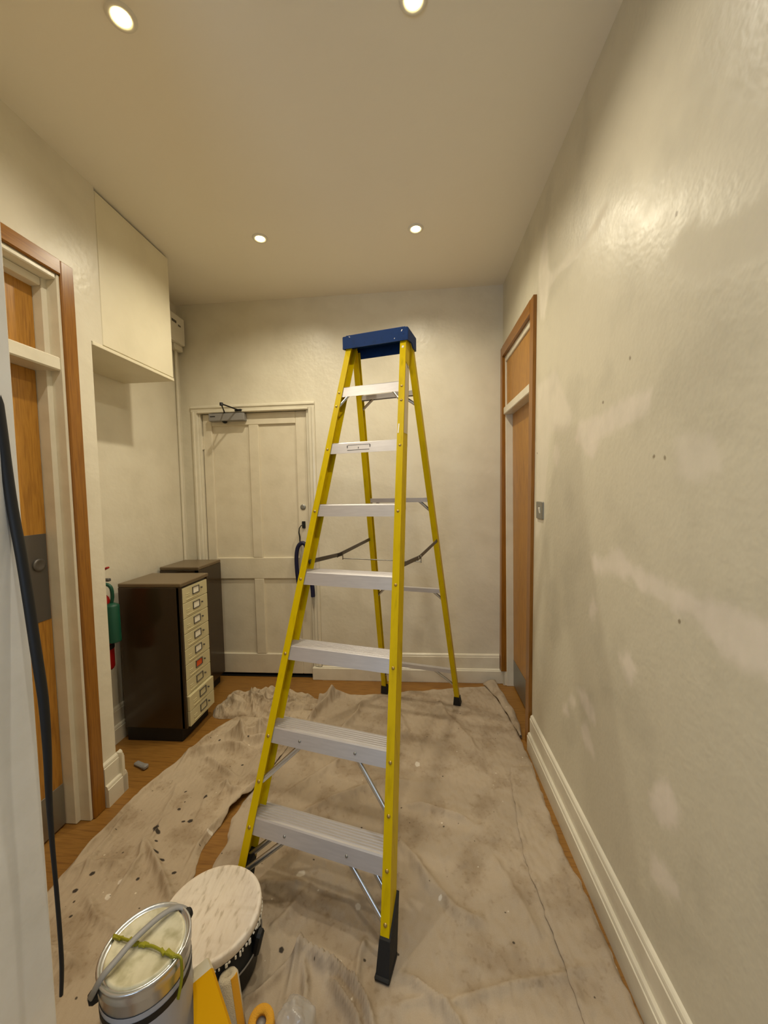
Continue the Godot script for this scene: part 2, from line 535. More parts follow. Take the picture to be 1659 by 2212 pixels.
func _ready():
	rng.seed = 3
	# ----- camera, surroundings, lights -----
	var cam := Camera3D.new()
	cam.name = "camera"
	cam.position = Vector3(0, 1.42, 0)
	cam.basis = Basis(Vector3.UP, deg_to_rad(4.83)) * Basis(Vector3.RIGHT, deg_to_rad(-3.015)) * Basis(Vector3.BACK, deg_to_rad(-1.2225))
	cam.fov = rad_to_deg(2.0 * atan(1106.0 / 841.0))
	cam.near = 0.02
	cam.far = 50.0
	add_child(cam)
	cam.current = true
	var we := WorldEnvironment.new()
	we.name = "surroundings"
	var env := Environment.new()
	env.background_mode = Environment.BG_COLOR
	env.background_color = Color(0.02, 0.02, 0.025)
	env.tonemap_mode = Environment.TONE_MAPPER_LINEAR
	env.tonemap_exposure = 1.0
	env.sdfgi_enabled = true
	env.ssao_enabled = true
	env.ssil_enabled = true
	we.environment = env
	add_child(we)
	make_materials()
	downlight(Vector3(-0.845, CEIL, -2.185), "small recessed ceiling downlight in the far row, nearer the wall cupboard", 1.42, Color(1.0, 0.955, 0.845))
	downlight(Vector3(0.02, CEIL, -2.205), "small recessed ceiling downlight in the far row, above the stepladder top", 1.42, Color(1.0, 0.955, 0.845))
	downlight(Vector3(-0.85, CEIL, -1.165), "glaring ceiling downlight of the near row, at the upper left of the photo", 1.05, Color(1.0, 0.955, 0.865))
	downlight(Vector3(0.015, CEIL, -1.21), "ceiling downlight of the near row, cut off by the top edge of the photo", 1.15, Color(1.0, 0.955, 0.865))
	downlight(Vector3(0.05, CEIL, -0.22), "added ceiling downlight just above the camera, out of view, brightens the near cloth", 1.15, Color(1.0, 0.955, 0.865), 46.0)  # added lamp, never in view, lifts the near drop cloth
	added_window_behind()
	# ----- structure -----
	room()
	left_door()
	right_door()
	back_door()
	skirtings()
	entry_jamb()
	# ----- things -----
	cupboard()
	ladder()
	drop_cloths()
	cabinets()
	small_things()
	paint_corner()


func downlight(p: Vector3, label: String, energy: float, tint: Color, cone := 78.0):
	var t := thing("ceiling_downlight", label, "ceiling light", p, 0.0, "recessed ceiling downlights")
	var b := MB.new()
	b.lathe([[0.026, 0.0], [0.026, -0.004], [0.031, -0.006], [0.040, -0.005], [0.043, 0.0]], Vector3.ZERO, Basis(), 32)
	obj("bezel", b, m.white_plastic, t)
	b = MB.new()
	b.lathe([[0.0, -0.012], [0.012, -0.0105], [0.021, -0.006], [0.025, -0.001], [0.025, 0.002], [0.0, 0.002]], Vector3.ZERO, Basis(Vector3(1, 0, 0), Vector3(0, 1, 0), Vector3(0, 0, 1)), 24)
	obj("lens", b, m.lens, t)
	var l := SpotLight3D.new()
	l.name = "beam"
	l.position = Vector3(0, -0.004, 0)
	l.rotation.x = -PI / 2
	l.light_color = tint
	l.light_energy = energy
	l.spot_angle = cone
	l.spot_angle_attenuation = 0.9
	l.spot_range = 12.0
	l.spot_attenuation = 2.0
	l.light_size = 0.03
	l.shadow_enabled = true
	t.add_child(l)


func added_window_behind():  # added window, unseen: cool fill from behind for the white door frame
	var t := struct("window_1", "added unseen window behind the camera, gives cool fill light to the white door frame", "window")
	var b := MB.new()
	b.span(-1.05, -0.15, 1.0, 2.1, 1.585, 1.60)
	obj("added_pane", b, m.added_pane, t)
	b = MB.new()
	for f in [[-1.11, -0.09, 2.10, 2.16], [-1.11, -0.09, 0.94, 1.0], [-1.11, -1.05, 1.0, 2.1], [-0.15, -0.09, 1.0, 2.1]]:
		b.span(f[0], f[1], f[2], f[3], 1.56, 1.61, 0.004)
	obj("added_window_frame", b, m.gloss, t)
	var l := AreaLight3D.new()  # added fill light in front of the pane
	l.name = "cool_fill"
	l.area_size = Vector2(0.9, 1.1)
	l.position = Vector3(-0.6, 1.55, 1.57)
	l.light_color = Color(0.80, 0.89, 1.0)
	l.light_energy = 1.35
	l.area_range = 12.0
	l.shadow_enabled = true
	t.add_child(l)


func room():
	var b := MB.new()
	b.span(-2.0, 1.2, -0.1, 0.0, -3.1, 1.75)
	struct("floor", "golden oak floor showing at the edges of the drop cloths", "floor", b, m.oak)
	b = MB.new()
	b.span(-2.0, 1.2, CEIL, CEIL + 0.1, -3.1, 1.75)
	struct("ceiling", "plain cream painted ceiling with recessed downlights", "ceiling", b, m.ceiling)
	# back wall with the opening of the white door
	b = MB.new()
	b.span(-2.0, -1.64, 0, CEIL + 0.05, BACK - 0.15, BACK)
	b.span(-0.79, 1.2, 0, CEIL + 0.05, BACK - 0.15, BACK)
	b.span(-1.64, -0.79, 2.04, CEIL + 0.05, BACK - 0.15, BACK)
	struct("wall_back", "cream painted end wall around the white panelled door", "wall", b, m.wall)
	# right wall: patched paint, opening of the wooden door
	var maps := right_wall_maps()
	var wr := mat(Color(1, 1, 1), 1.0)
	wr.albedo_texture = maps[0]
	wr.roughness_texture = maps[1]
	wr.roughness_texture_channel = BaseMaterial3D.TEXTURE_CHANNEL_RED
	wr.normal_enabled = true
	wr.normal_texture = maps[2]
	wr.normal_scale = 0.36
	wr.texture_repeat = false
	b = MB.new()
	for f in [[-2.115, 1.7, 0.0, CEIL + 0.05], [-2.81, -2.115, 2.34, CEIL + 0.05], [BACK - 0.05, -2.81, 0.0, CEIL + 0.05]]:
		wall_piece(b, f[0], f[1], f[2], f[3])
	struct("wall_right", "long cream right-hand wall with pale filler patches", "wall", b, wr)
	# left wall: opening of the wooden door, then the alcove
	b = MB.new()
	b.span(ALC - 0.1, LEFT, 0, CEIL + 0.05, -1.685, -1.535)
	b.span(ALC - 0.1, LEFT, 2.335, CEIL + 0.05, -1.535, -0.74)
	b.span(ALC - 0.1, LEFT, 0, CEIL + 0.05, -0.74, 1.7)
	struct("wall_left", "cream left wall around the wooden door with fanlight", "wall", b, m.wall)
	b = MB.new()
	b.span(ALC - 0.1, ALC, 0, CEIL + 0.05, BACK, -1.685)
	struct("wall_alcove", "recessed cream alcove wall behind the filing cabinets", "wall", b, m.wall)
	b = MB.new()
	b.span(-2.0, 1.2, 0, 0.94, 1.6, 1.75)
	b.span(-2.0, 1.2, 2.16, CEIL + 0.05, 1.6, 1.75)
	b.span(-2.0, -1.11, 0.94, 2.16, 1.6, 1.75)
	b.span(-0.09, 1.2, 0.94, 2.16, 1.6, 1.75)
	b.span(-1.11, -0.09, 0.94, 2.16, 1.66, 1.75)
	struct("wall_near", "plain hallway wall behind the camera", "wall", b, m.wall)


func wall_piece(b: MB, z0: float, z1: float, y0: float, y1: float):
	var p := []
	for q in [[y0, 0], [y1, 0]]:
		p.append([Vector3(wx(q[0]), q[0], z1), Vector3(0.85, q[0], z1), Vector3(0.85, q[0], z0), Vector3(wx(q[0]), q[0], z0)])
	var uv := func(v: Vector3): return Vector2((v.z + 2.9) / 2.5, 1.0 - v.y / 2.9)
	var lo: Array = p[0]
	var hi: Array = p[1]
	for k in 4:
		var k2 := (k + 1) % 4
		var q := [lo[k], lo[k2], hi[k2], hi[k]]
		b.quad_uv(q[0], q[1], q[2], q[3], uv.call(q[0]), uv.call(q[1]), uv.call(q[2]), uv.call(q[3]))
	b.quad_uv(hi[0], hi[1], hi[2], hi[3], uv.call(hi[0]), uv.call(hi[1]), uv.call(hi[2]), uv.call(hi[3]))
	b.quad_uv(lo[3], lo[2], lo[1], lo[0], uv.call(lo[3]), uv.call(lo[2]), uv.call(lo[1]), uv.call(lo[0]))


func part(called: String, parent: Node, mt: Material, x0, x1, y0, y1, z0, z1, bev := 0.003) -> MeshInstance3D:
	var b := MB.new()
	b.span(x0, x1, y0, y1, z0, z1, bev)
	return obj(called, b, mt, parent)


func left_door():
	var t := struct("door_1", "wooden flush door with fanlight in the left wall, steel push plate", "door")
	# orange casing on the wall face
	part("casing", t, m.casing, LEFT, LEFT + 0.016, 0, 2.395, -1.595, -1.533, 0.004)
	part("casing", t, m.casing, LEFT, LEFT + 0.016, 0, 2.395, -0.745, -0.705, 0.004)
	part("casing", t, m.casing_top, LEFT, LEFT + 0.017, 2.335, 2.396, -1.533, -0.745, 0.004)
	# white frame in the reveal
	part("frame", t, m.gloss, -1.51, LEFT + 0.006, 0, 2.335, -1.535, -1.522, 0.003)
	part("frame", t, m.gloss, -1.70, -1.498, 0, 2.335, -1.535, -1.502, 0.004)
	part("frame", t, m.gloss, -1.70, LEFT + 0.004, 2.312, 2.335, -1.52, -0.745, 0.004)
	part("frame", t, m.gloss, -1.70, -1.498, 2.280, 2.312, -1.50, -0.745, 0.004)
	part("transom", t, m.gloss, -1.60, LEFT + 0.002, 1.945, 2.0, -1.522, -0.745, 0.005)
	part("fanlight_panel", t, m.wood, -1.565, -1.540, 2.0, 2.280, -1.50, -0.745, 0.0)
	part("door_leaf", t, m.wood, -1.59, -1.547, 0.008, 1.945, -1.50, -0.745, 0.002)
	part("push_plate", t, m.dark_steel, -1.547, -1.544, 0.915, 1.275, -1.495, -1.40, 0.001)
	var b := MB.new()
	b.lathe([[0.026, 0.0], [0.026, 0.006], [0.018, 0.008], [0.014, 0.006], [0.0, 0.006]], Vector3(-1.544, 1.15, -1.455), MB.axis(Vector3.RIGHT), 24)
	obj("lock_cylinder", b, m.dark_steel, t)
	part("kick_plate", t, m.steel, -1.547, -1.544, 0.01, 0.19, -1.498, -0.75, 0.001)


func slant(b: MB, x0: float, x1: float, y0: float, y1: float, z0a: float, z0b: float, z1a: float, z1b: float):
	# a board on the right wall whose ends lean with the wall: x0, x1 are offsets from the wall face
	b.hexa([Vector3(wx(y0) + x0, y0, z1a), Vector3(wx(y0) + x1, y0, z1a), Vector3(wx(y0) + x1, y0, z0a), Vector3(wx(y0) + x0, y0, z0a),
		Vector3(wx(y1) + x0, y1, z1b), Vector3(wx(y1) + x1, y1, z1b), Vector3(wx(y1) + x1, y1, z0b), Vector3(wx(y1) + x0, y1, z0b)])


func right_door():
	var t := struct("door_2", "wooden flush door with fanlight at the far end of right wall", "door")
	var b := MB.new()
	slant(b, -0.017, 0.02, 0.0, 2.40, -2.185, -2.145, -2.125, -2.085)
	obj("casing", b, m.casing, t)
	b = MB.new()
	slant(b, -0.017, 0.02, 0.105, 2.40, BACK, BACK, -2.805, -2.805)
	obj("casing", b, m.casing, t)
	b = MB.new()
	slant(b, -0.018, 0.02, 2.335, 2.402, -2.805, -2.805, -2.145, -2.145)
	obj("casing", b, m.casing_top, t)
	part("frame", t, m.gloss, 0.615, 0.64, 0, 2.335, -2.83, -2.806, 0.003)
	part("frame", t, m.gloss, 0.625, 0.72, 0, 2.335, -2.83, -2.797, 0.003)
	part("frame", t, m.gloss, 0.622, 0.72, 0, 2.335, -2.18, -2.13, 0.003)
	part("frame", t, m.gloss, 0.626, 0.72, 2.295, 2.335, -2.806, -2.18, 0.003)
	part("transom", t, m.gloss, 0.612, 0.72, 1.935, 1.985, -2.80, -2.18, 0.004)
	part("fanlight_panel", t, m.wood, 0.635, 0.66, 1.985, 2.295, -2.797, -2.18, 0.0)
	part("door_leaf", t, m.wood, 0.673, 0.71, 0.008, 1.935, -2.797, -2.18, 0.002)
	part("kick_plate", t, m.steel, 0.6705, 0.673, 0.015, 0.20, -2.79, -2.19, 0.001)
	b = MB.new()
	b.lathe([[0.024, 0.0], [0.024, 0.005], [0.016, 0.007], [0.0, 0.007]], Vector3(0.673, 1.565, -2.36), MB.axis(Vector3.LEFT), 20)
	obj("lock_cylinder", b, m.dark_steel, t)


func frame_prof(w: float) -> Array:
	return [Vector2(0, 0), Vector2(w, 0), Vector2(w, 0.012), Vector2(w * 0.85, 0.018), Vector2(w * 0.62, 0.02), Vector2(w * 0.5, 0.012), Vector2(w * 0.12, 0.012), Vector2(0, 0.008)]


func back_door():
	var t := struct("door_3", "white four-panel door in the end wall, closed", "door")
	var zf := -2.884
	# leaf: stiles, rails and sunk panels
	var xs := [-1.622, -1.565, -1.262, -1.184, -0.897, -0.812]
	var leaf := MB.new()
	leaf.span(-1.622, -0.812, 0.022, 2.035, zf - 0.04, zf - 0.016)
	for f in [[-1.622, -1.55, 0.022, 2.035], [-0.897, -0.812, 0.022, 2.035], [-1.262, -1.184, 0.177, 0.768], [-1.262, -1.184, 0.932, 1.945], [-1.55, -0.897, 1.945, 2.035], [-1.55, -0.897, 0.768, 0.932], [-1.55, -0.897, 0.022, 0.177]]:
		leaf.span(f[0], f[1], f[2], f[3], zf - 0.02, zf, 0.004)
	obj("door_leaf", leaf, m.door_paint, t)
	for f in [[-1.55, -1.262, 0.932, 1.945], [-1.184, -0.897, 0.932, 1.945], [-1.55, -1.262, 0.177, 0.768], [-1.184, -0.897, 0.177, 0.768]]:
		var b := MB.new()
		b.span(f[0] - 0.002, f[1] + 0.002, f[2] - 0.002, f[3] + 0.002, zf - 0.022, zf - 0.015)
		obj("door_panel", b, m.door_paint, t)
	# casing round the opening
	for s in [[-1.640, Vector3.LEFT, "casing"], [-0.79, Vector3.RIGHT, "casing"]]:
		var b := MB.new()
		b.sweep(frame_prof(0.05), Vector3(s[0], 0.0 if s[1].x < 0 else 0.10, BACK), Vector3(s[0], 2.05, BACK), s[1], Vector3.BACK)
		obj("casing", b, m.gloss, t)
	var h := MB.new()
	h.sweep(frame_prof(0.05), Vector3(-1.690, 2.045, BACK), Vector3(-0.74, 2.045, BACK), Vector3.UP, Vector3.BACK)
	h.span(-1.64, -0.79, 2.036, 2.05, BACK - 0.02, BACK + 0.022, 0.004)
	obj("casing", h, m.gloss, t)
	part("door_lining", t, m.gloss, -1.645, -1.627, 0, 2.05, BACK - 0.12, BACK, 0.002)
	part("door_lining", t, m.gloss, -0.807, -0.785, 0, 2.05, BACK - 0.12, BACK, 0.002)
	part("threshold", t, m.black, -1.63, -0.81, 0.0, 0.006, BACK - 0.12, BACK - 0.01, 0.0)
	var b2 := MB.new()
	b2.lathe([[0.021, 0.0], [0.021, 0.004], [0.016, 0.007], [0.006, 0.008], [0.0, 0.006]], Vector3(-0.857, 1.315, zf), MB.axis(Vector3.BACK), 24)
	obj("lock_cylinder", b2, m.steel, t)
	b2 = MB.new()
	b2.span(-0.868, -0.842, 1.155, 1.208, zf, zf + 0.012, 0.003)
	obj("thumb_turn", b2, m.black, t)
	for y in [1.82, 0.35]:
		b2 = MB.new()
		b2.span(-1.632, -1.612, y - 0.05, y + 0.05, zf - 0.002, zf + 0.004, 0.001)
		b2.tube([Vector3(-1.627, y - 0.052, zf + 0.006), Vector3(-1.627, y + 0.052, zf + 0.006)], 0.006, 8)
		obj("hinge", b2, m.door_paint, t)


func skirt_prof(s := 1.0) -> Array:    # x away from the wall, y up
	var p := []
	for q in [[0, 0], [0.030, 0], [0.030, 0.082], [0.0265, 0.084], [0.0265, 0.089], [0.0245, 0.096], [0.0195, 0.100], [0.0155, 0.100], [0.0155, 0.178], [0.0125, 0.181], [0.0125, 0.186], [0.0105, 0.193], [0.006, 0.197], [0.0, 0.200]]:
		p.append(Vector2(q[0], q[1] * s))
	return p


func skirtings():
	var b := MB.new()
	b.sweep(skirt_prof(0.98), Vector3(wx(0.1) + 0.001, 0, -2.105), Vector3(wx(0.1) + 0.001, 0, 1.6), Vector3.LEFT, Vector3.UP)
	struct("baseboard_right", "tall two-step white skirting board along the right wall", "skirting board", b, m.gloss)
	b = MB.new()
	b.sweep(skirt_prof(1.05), Vector3(-0.735, 0, BACK), Vector3(0.585, 0, BACK), Vector3.BACK, Vector3.UP)
	b.span(-0.81, 0.66, 0, 0.095, BACK, BACK + 0.032, 0.004)
	struct("baseboard_back", "tall two-step white skirting board along the end wall", "skirting board", b, m.gloss)
	b = MB.new()
	b.sweep(skirt_prof(1.0), Vector3(LEFT, 0, -1.597), Vector3(LEFT, 0, -1.712), Vector3.RIGHT, Vector3.UP)
	b.sweep(skirt_prof(1.0), Vector3(LEFT - 0.05, 0, -1.685), Vector3(LEFT + 0.03, 0, -1.685), Vector3.FORWARD, Vector3.UP)
	struct("baseboard_left", "short return of white skirting beside the left door casing", "skirting board", b, m.gloss)
	b = MB.new()
	b.sweep(skirt_prof(1.0), Vector3(ALC, 0, -1.69), Vector3(ALC, 0, BACK), Vector3.RIGHT, Vector3.UP)
	struct("baseboard_alcove", "white skirting board inside the alcove behind the cabinets", "skirting board", b, m.gloss)


func entry_jamb():
	var b := MB.new()
	b.span(LEFT - 0.02, -0.80, 0, CEIL + 0.02, -0.70, -0.56)
	struct("wall_entry", "short wall beside the doorway where the camera stands", "wall", b, m.wall)
	b = MB.new()
	b.span(-0.82, -0.675, 0, CEIL, -0.618, -0.50, 0.008)
	b.span(-1.0, -0.80, 0, CEIL, -0.57, -0.535, 0.006)
	struct("trim_1", "glossy white painted door frame at the left edge of the photo", "door frame", b, m.jamb)


func cupboard():
	var t := thing("wall_cupboard", "cream painted cupboard fixed high in the alcove up to ceiling", "cupboard", Vector3(LEFT, 2.113, -1.69))
	var z0 := -0.595
	part("body", t, m.cupboard, ALC - LEFT, -0.02, 0.012, CEIL - 2.113 - 0.004, z0, -0.06, 0.002)
	part("cupboard_door", t, m.cupboard, -0.019, 0.0, 0.022, CEIL - 2.113 - 0.012, z0 + 0.001, -0.063, 0.002)
	part("base_board", t, m.cupboard, ALC - LEFT, 0.004, 0.0, 0.017, z0, 0.0, 0.002)
	part("filler_strip", t, m.wall, ALC - LEFT, -0.0002, 0.017, CEIL - 2.113, -0.060, 0.0052, 0.0)
	part("shadow_gap", t, m.dark_steel, -0.028, -0.012, 0.02, CEIL - 2.113 - 0.001, z0 + 0.002, -0.0595, 0.0)


# ---------- stepladder ----------
func hw(y: float) -> float: return 0.2742 - 0.0629 * y       # rivet line of the front rails
func fz(y: float) -> float: return 0.0 - 0.375 * y
func rw(y: float) -> float: return 0.2704 - 0.0535 * y       # outer edge of the rear rails
func rz(y: float) -> float: return -1.539 + 0.304 * y


func ladder():
	var t := thing("step_ladder", "tall yellow fibreglass stepladder with blue top cap and silver treads", "stepladder", Vector3(-0.381, 0.009, -1.113), -0.2521)
	# front rails: channels open to the inside
	for s in [-1.0, 1.0]:
		var ch := []
		for q in [[0.010, 0.0], [0.010, -0.066], [-0.018, -0.066], [-0.018, -0.062], [0.006, -0.062], [0.006, -0.004], [-0.018, -0.004], [-0.018, 0.0]]:
			ch.append(Vector2(q[0] * s, q[1]))
		if s > 0: ch.reverse()
		ch.reverse()
		var b := MB.new()
		b.sweep(ch, Vector3(s * hw(0.03), 0.03, fz(0.03)), Vector3(s * hw(2.13), 2.13, fz(2.13)), Vector3.RIGHT, Vector3.BACK)
		obj("front_rail", b, m.yellow, t)
	for s in [-1.0, 1.0]:
		var ch := []
		for q in [[0.0, 0.0], [0.0, -0.036], [-0.030, -0.036], [-0.030, -0.032], [-0.004, -0.032], [-0.004, -0.004], [-0.030, -0.004], [-0.030, 0.0]]:
			ch.append(Vector2(q[0] * s, q[1] + 0.018))
		if s > 0: ch.reverse()
		ch.reverse()
		var b := MB.new()
		b.sweep(ch, Vector3(s * rw(0.03), 0.03, rz(0.03)), Vector3(s * rw(2.125), 2.125, rz(2.125)), Vector3.RIGHT, Vector3.BACK)
		obj("rear_rail", b, m.yellow, t)
	# treads with a ribbed top
	for k in 7:
		var y := 1.878 - 0.2729 * k
		var w := hw(y) + 0.004
		var top := 0.028
		var pr := [Vector2(0.0028, -0.022), Vector2(-0.0138, top - 0.004), Vector2(-0.018, top)]
		var z := -0.022
		while z > -0.078:
			pr.append(Vector2(z, top)); pr.append(Vector2(z - 0.002, top - 0.0018)); pr.append(Vector2(z - 0.005, top - 0.0018)); pr.append(Vector2(z - 0.007, top))
			z -= 0.0105
		pr.append_array([Vector2(-0.088, top), Vector2(-0.090, top - 0.003), Vector2(-0.090, 0.002), Vector2(-0.087, 0.002), Vector2(-0.087, top - 0.006), Vector2(-0.0175, top - 0.006), Vector2(-0.0002, -0.022)])
		var p2 := []
		for q in pr: p2.append(Vector2(-q.x, q.y))
		var b := MB.new()
		b.sweep(p2, Vector3(-w, y, fz(y) - 0.001), Vector3(w, y, fz(y) - 0.001), Vector3.FORWARD, Vector3.UP)
		var o := obj("tread", b, m.alu, t)
		for s in [-1.0, 1.0]:
			b = MB.new()
			b.dome(Vector3(s * (hw(y) - 0.003), y, fz(y)), Vector3(0, 0.35, 1), 0.0062, 0.004, 12)
			obj("rivet", b, m.brass, t)
		if k == 1:     # stamped tool slot in the front lip of the second tread
			b = MB.new()
			for e in [[-0.075, 0.03, 0.013, 0.0155], [-0.075, 0.03, -0.010, -0.0075], [-0.078, -0.075, -0.0075, 0.013], [0.03, 0.033, -0.0075, 0.013], [-0.024, -0.021, -0.0075, 0.004]]:
				b.span(e[0], e[1], y + e[2], y + e[3], fz(y) - 0.0085 - 0.1875 * (e[2] + e[3]), fz(y) - 0.0052 - 0.1875 * (e[2] + e[3]), 0.0003)
			obj("slot_edge", b, m.dark_steel, o)
	# braces under the treads and bars: from, to (x, y, z)
	var br := []
	for s in [-1.0, 1.0]:
		br.append([Vector3(s * 0.122, 0.216, fz(0.21) - 0.026), Vector3(s * 0.248, 0.118, fz(0.118) - 0.012), 0.0105])
		br.append([Vector3(s * 0.128, 0.236, fz(0.23) - 0.078), Vector3(s * 0.262, 0.128, fz(0.128) - 0.056), 0.0105])
		br.append([Vector3(s * 0.112, 0.489, fz(0.49) - 0.026), Vector3(s * 0.238, 0.374, fz(0.374) - 0.012), 0.0100])
		br.append([Vector3(s * 0.108, 1.862, fz(1.862) - 0.012), Vector3(s * 0.146, 1.815, fz(1.815) - 0.010), 0.006])
		for q in [[1.905, 0.085, 0.055, 0.05], [1.36, 0.125, 0.055, 0.065], [0.812, 0.16, 0.058, 0.068], [0.25, 0.12, 0.13, 0.115]]:
			var y2: float = q[0] - q[3]
			br.append([Vector3(s * q[1], q[0] - 0.012, rz(q[0])), Vector3(s * (q[1] + q[2]) if q[0] > 0.5 else s * 0.248, y2, rz(y2)), 0.008])
	for e in br:
		var b := MB.new()
		var d: Vector3 = (e[1] - e[0]).normalized()
		b.tube([e[0] - d * 0.008, e[0] + d * 0.002, e[1] - d * 0.002, e[1] + d * 0.006], [e[2], e[2], e[2], e[2]], 8, 0.6)
		obj("brace", b, m.zinc, t)
	for y in [0.118, 0.374, 1.81]:
		for s in [-1.0, 1.0]:
			var b := MB.new()
			b.dome(Vector3(s * (hw(y) - 0.003), y, fz(y)), Vector3(0, 0.35, 1), 0.0062, 0.004, 12)
			obj("rivet", b, m.brass, t)
	for y in [0.241, 0.514]:
		for s in [-1.0, 1.0]:
			var b := MB.new()
			b.dome(Vector3(s * 0.45 * hw(y), y, fz(y) - 0.0055), Vector3(0, 0.35, 1), 0.005, 0.003, 10)
			obj("rivet", b, m.steel, t)
	# rear bars
	for y in [1.905, 1.36, 0.812, 0.25]:
		var b := MB.new()
		var wv: float = rw(y) - 0.004
		b.sweep([Vector2(0.014, -0.012), Vector2(0.014, 0.012), Vector2(-0.014, 0.012), Vector2(-0.014, -0.012), Vector2(-0.0115, -0.012), Vector2(-0.0115, 0.0095), Vector2(0.0115, 0.0095), Vector2(0.0115, -0.012)], Vector3(-wv, y, rz(y)), Vector3(wv, y, rz(y)), Vector3.BACK, Vector3.UP)
		obj("rear_bar", b, m.alu, t)
	# spreaders: two folding bars each side and the locking wire between them
	for s in [-1.0, 1.0]:
		var x: float = s * 0.204
		var a := Vector3(x, 1.118, -0.470)
		var c := Vector3(x, 1.100, -0.765)
		var e := Vector3(s * 0.212, 1.128, -1.195)
		for seg in [[a, c + Vector3(0, 0, -0.03), 0.0], [c + Vector3(0, 0, 0.03), e, 0.004]]:
			var d: Vector3 = (seg[1] - seg[0]).normalized()
			var b := MB.new()
			b.box((seg[0] + seg[1]) * 0.5 + Vector3(-s * seg[2], 0, 0), Vector3(0.0035, 0.019, seg[0].distance_to(seg[1])), 0.001, Basis(Vector3.RIGHT, d.cross(Vector3.RIGHT).normalized() * -1.0 if d.cross(Vector3.RIGHT).y < 0 else d.cross(Vector3.RIGHT).normalized(), -d).orthonormalized())
			obj("spreader", b, m.dark_steel, t)
		for z in [-0.475, -0.745, -0.785, -1.19]:
			var b3 := MB.new()
			b3.dome(Vector3(x + s * 0.002, 1.118 if z > -0.5 else 1.103 if z > -1.0 else 1.127, z), Vector3(s, 0, 0), 0.007, 0.004, 10)
			if z == -0.785: b3.box(Vector3(x, 1.085, -0.80), Vector3(0.003, 0.03, 0.007))
			obj("spreader_pivot", b3, m.steel, t)
	var wire := MB.new()
	wire.tube([Vector3(-0.204, 1.076, -0.80), Vector3(0.204, 1.076, -0.80)], 0.0025, 6)
	obj("locking_wire", wire, m.steel, t)
	# blue top cap: a tray turned upside down, with a shallow well on top
	var cap := MB.new()
	var cx := 0.162
	var z1 := -0.782
	var z0 := -0.930
	cap.span(-cx, cx, 2.150, 2.166, z0, z1, 0.004)
	cap.hexa([Vector3(-cx - 0.002, 2.104, z1 + 0.004), Vector3(cx + 0.002, 2.104, z1 + 0.004), Vector3(cx + 0.002, 2.104, z1), Vector3(-cx - 0.002, 2.104, z1), Vector3(-cx, 2.164, z1 + 0.0005), Vector3(cx, 2.164, z1 + 0.0005), Vector3(cx, 2.164, z1 - 0.004), Vector3(-cx, 2.164, z1 - 0.004)])
	cap.span(-cx - 0.001, cx + 0.001, 2.098, 2.156, z0, z0 + 0.005, 0.001)
	for s in [-1.0, 1.0]:
		var pr := [Vector2(z1, 2.162), Vector2(z0, 2.162), Vector2(z0, 2.098), Vector2(z0 + 0.05, 2.098), Vector2(z0 + 0.075, 2.112), Vector2(z1 - 0.05, 2.112), Vector2(z1, 2.104)]
		var p2 := []
		for q in pr: p2.append(Vector2(-q.x, q.y))
		cap.sweep(p2, Vector3(s * cx - 0.003, 0, 0), Vector3(s * cx + 0.003, 0, 0), Vector3.FORWARD, Vector3.UP)
	for e in [[-0.15, 0.15, -0.792, -0.787], [-0.15, 0.15, -0.925, -0.920]]:
		cap.span(e[0], e[1], 2.164, 2.170, e[2], e[3], 0.002)
	obj("top_cap", cap, m.blue, t)
	for q in [[0.135, 2.150, 0.004, 0.010], [-0.128, 2.159, 0.008, 0.003], [0.10, 2.118, 0.003, 0.005]]:
		var spl := MB.new()
		spl.box(Vector3(q[0], q[1], z1 + 0.0038 - (q[1] - 2.104) * 0.058), Vector3(q[2], q[3], 0.001), 0.0003, Basis(Vector3.BACK, -0.5))
		obj("paint_splash", spl, m.splash, t)
	# paper sticker and paint marks on the outer face of the right rail
	var stk := MB.new()
	var y0 := 1.66
	var y1 := 1.99
	stk.hexa([Vector3(hw(y0) + 0.0108, y0, fz(y0) - 0.006), Vector3(hw(y0) + 0.0115, y0, fz(y0) - 0.006), Vector3(hw(y0) + 0.0115, y0, fz(y0) - 0.056), Vector3(hw(y0) + 0.0108, y0, fz(y0) - 0.056),
		Vector3(hw(y1) + 0.0108, y1, fz(y1) - 0.006), Vector3(hw(y1) + 0.0115, y1, fz(y1) - 0.006), Vector3(hw(y1) + 0.0115, y1, fz(y1) - 0.056), Vector3(hw(y1) + 0.0108, y1, fz(y1) - 0.056)])
	var so := obj("sticker", stk, m.sticker, t)
	so.set_meta("label", "worn cream paper sticker on the outside of the rail")
	var mk := MB.new()
	var ya := 1.975
	var yb := 1.998
	mk.hexa([Vector3(hw(yb) + 0.0118, yb, fz(yb) - 0.008), Vector3(hw(yb) + 0.0122, yb, fz(yb) - 0.008), Vector3(hw(yb) + 0.0122, yb, fz(yb) - 0.014), Vector3(hw(yb) + 0.0118, yb, fz(yb) - 0.014),
		Vector3(hw(ya) + 0.0118, ya + 0.001, fz(ya) - 0.040), Vector3(hw(ya) + 0.0122, ya + 0.001, fz(ya) - 0.040), Vector3(hw(ya) + 0.0122, ya + 0.001, fz(ya) - 0.050), Vector3(hw(ya) + 0.0118, ya + 0.001, fz(ya) - 0.050)])
	obj("sticker_mark", mk, m.black, so)
	for q in [[2.075, 0.004, 0.010, 0.012], [1.68, 0.012, 0.006, 0.045]]:
		var spm := MB.new()
		spm.box(Vector3(hw(q[0]) - q[1], q[0], fz(q[0]) + 0.0006), Vector3(q[2], q[3], 0.0012), 0.0005, Basis(Vector3.RIGHT, -0.36))
		obj("paint_splash", spm, m.splash, t)
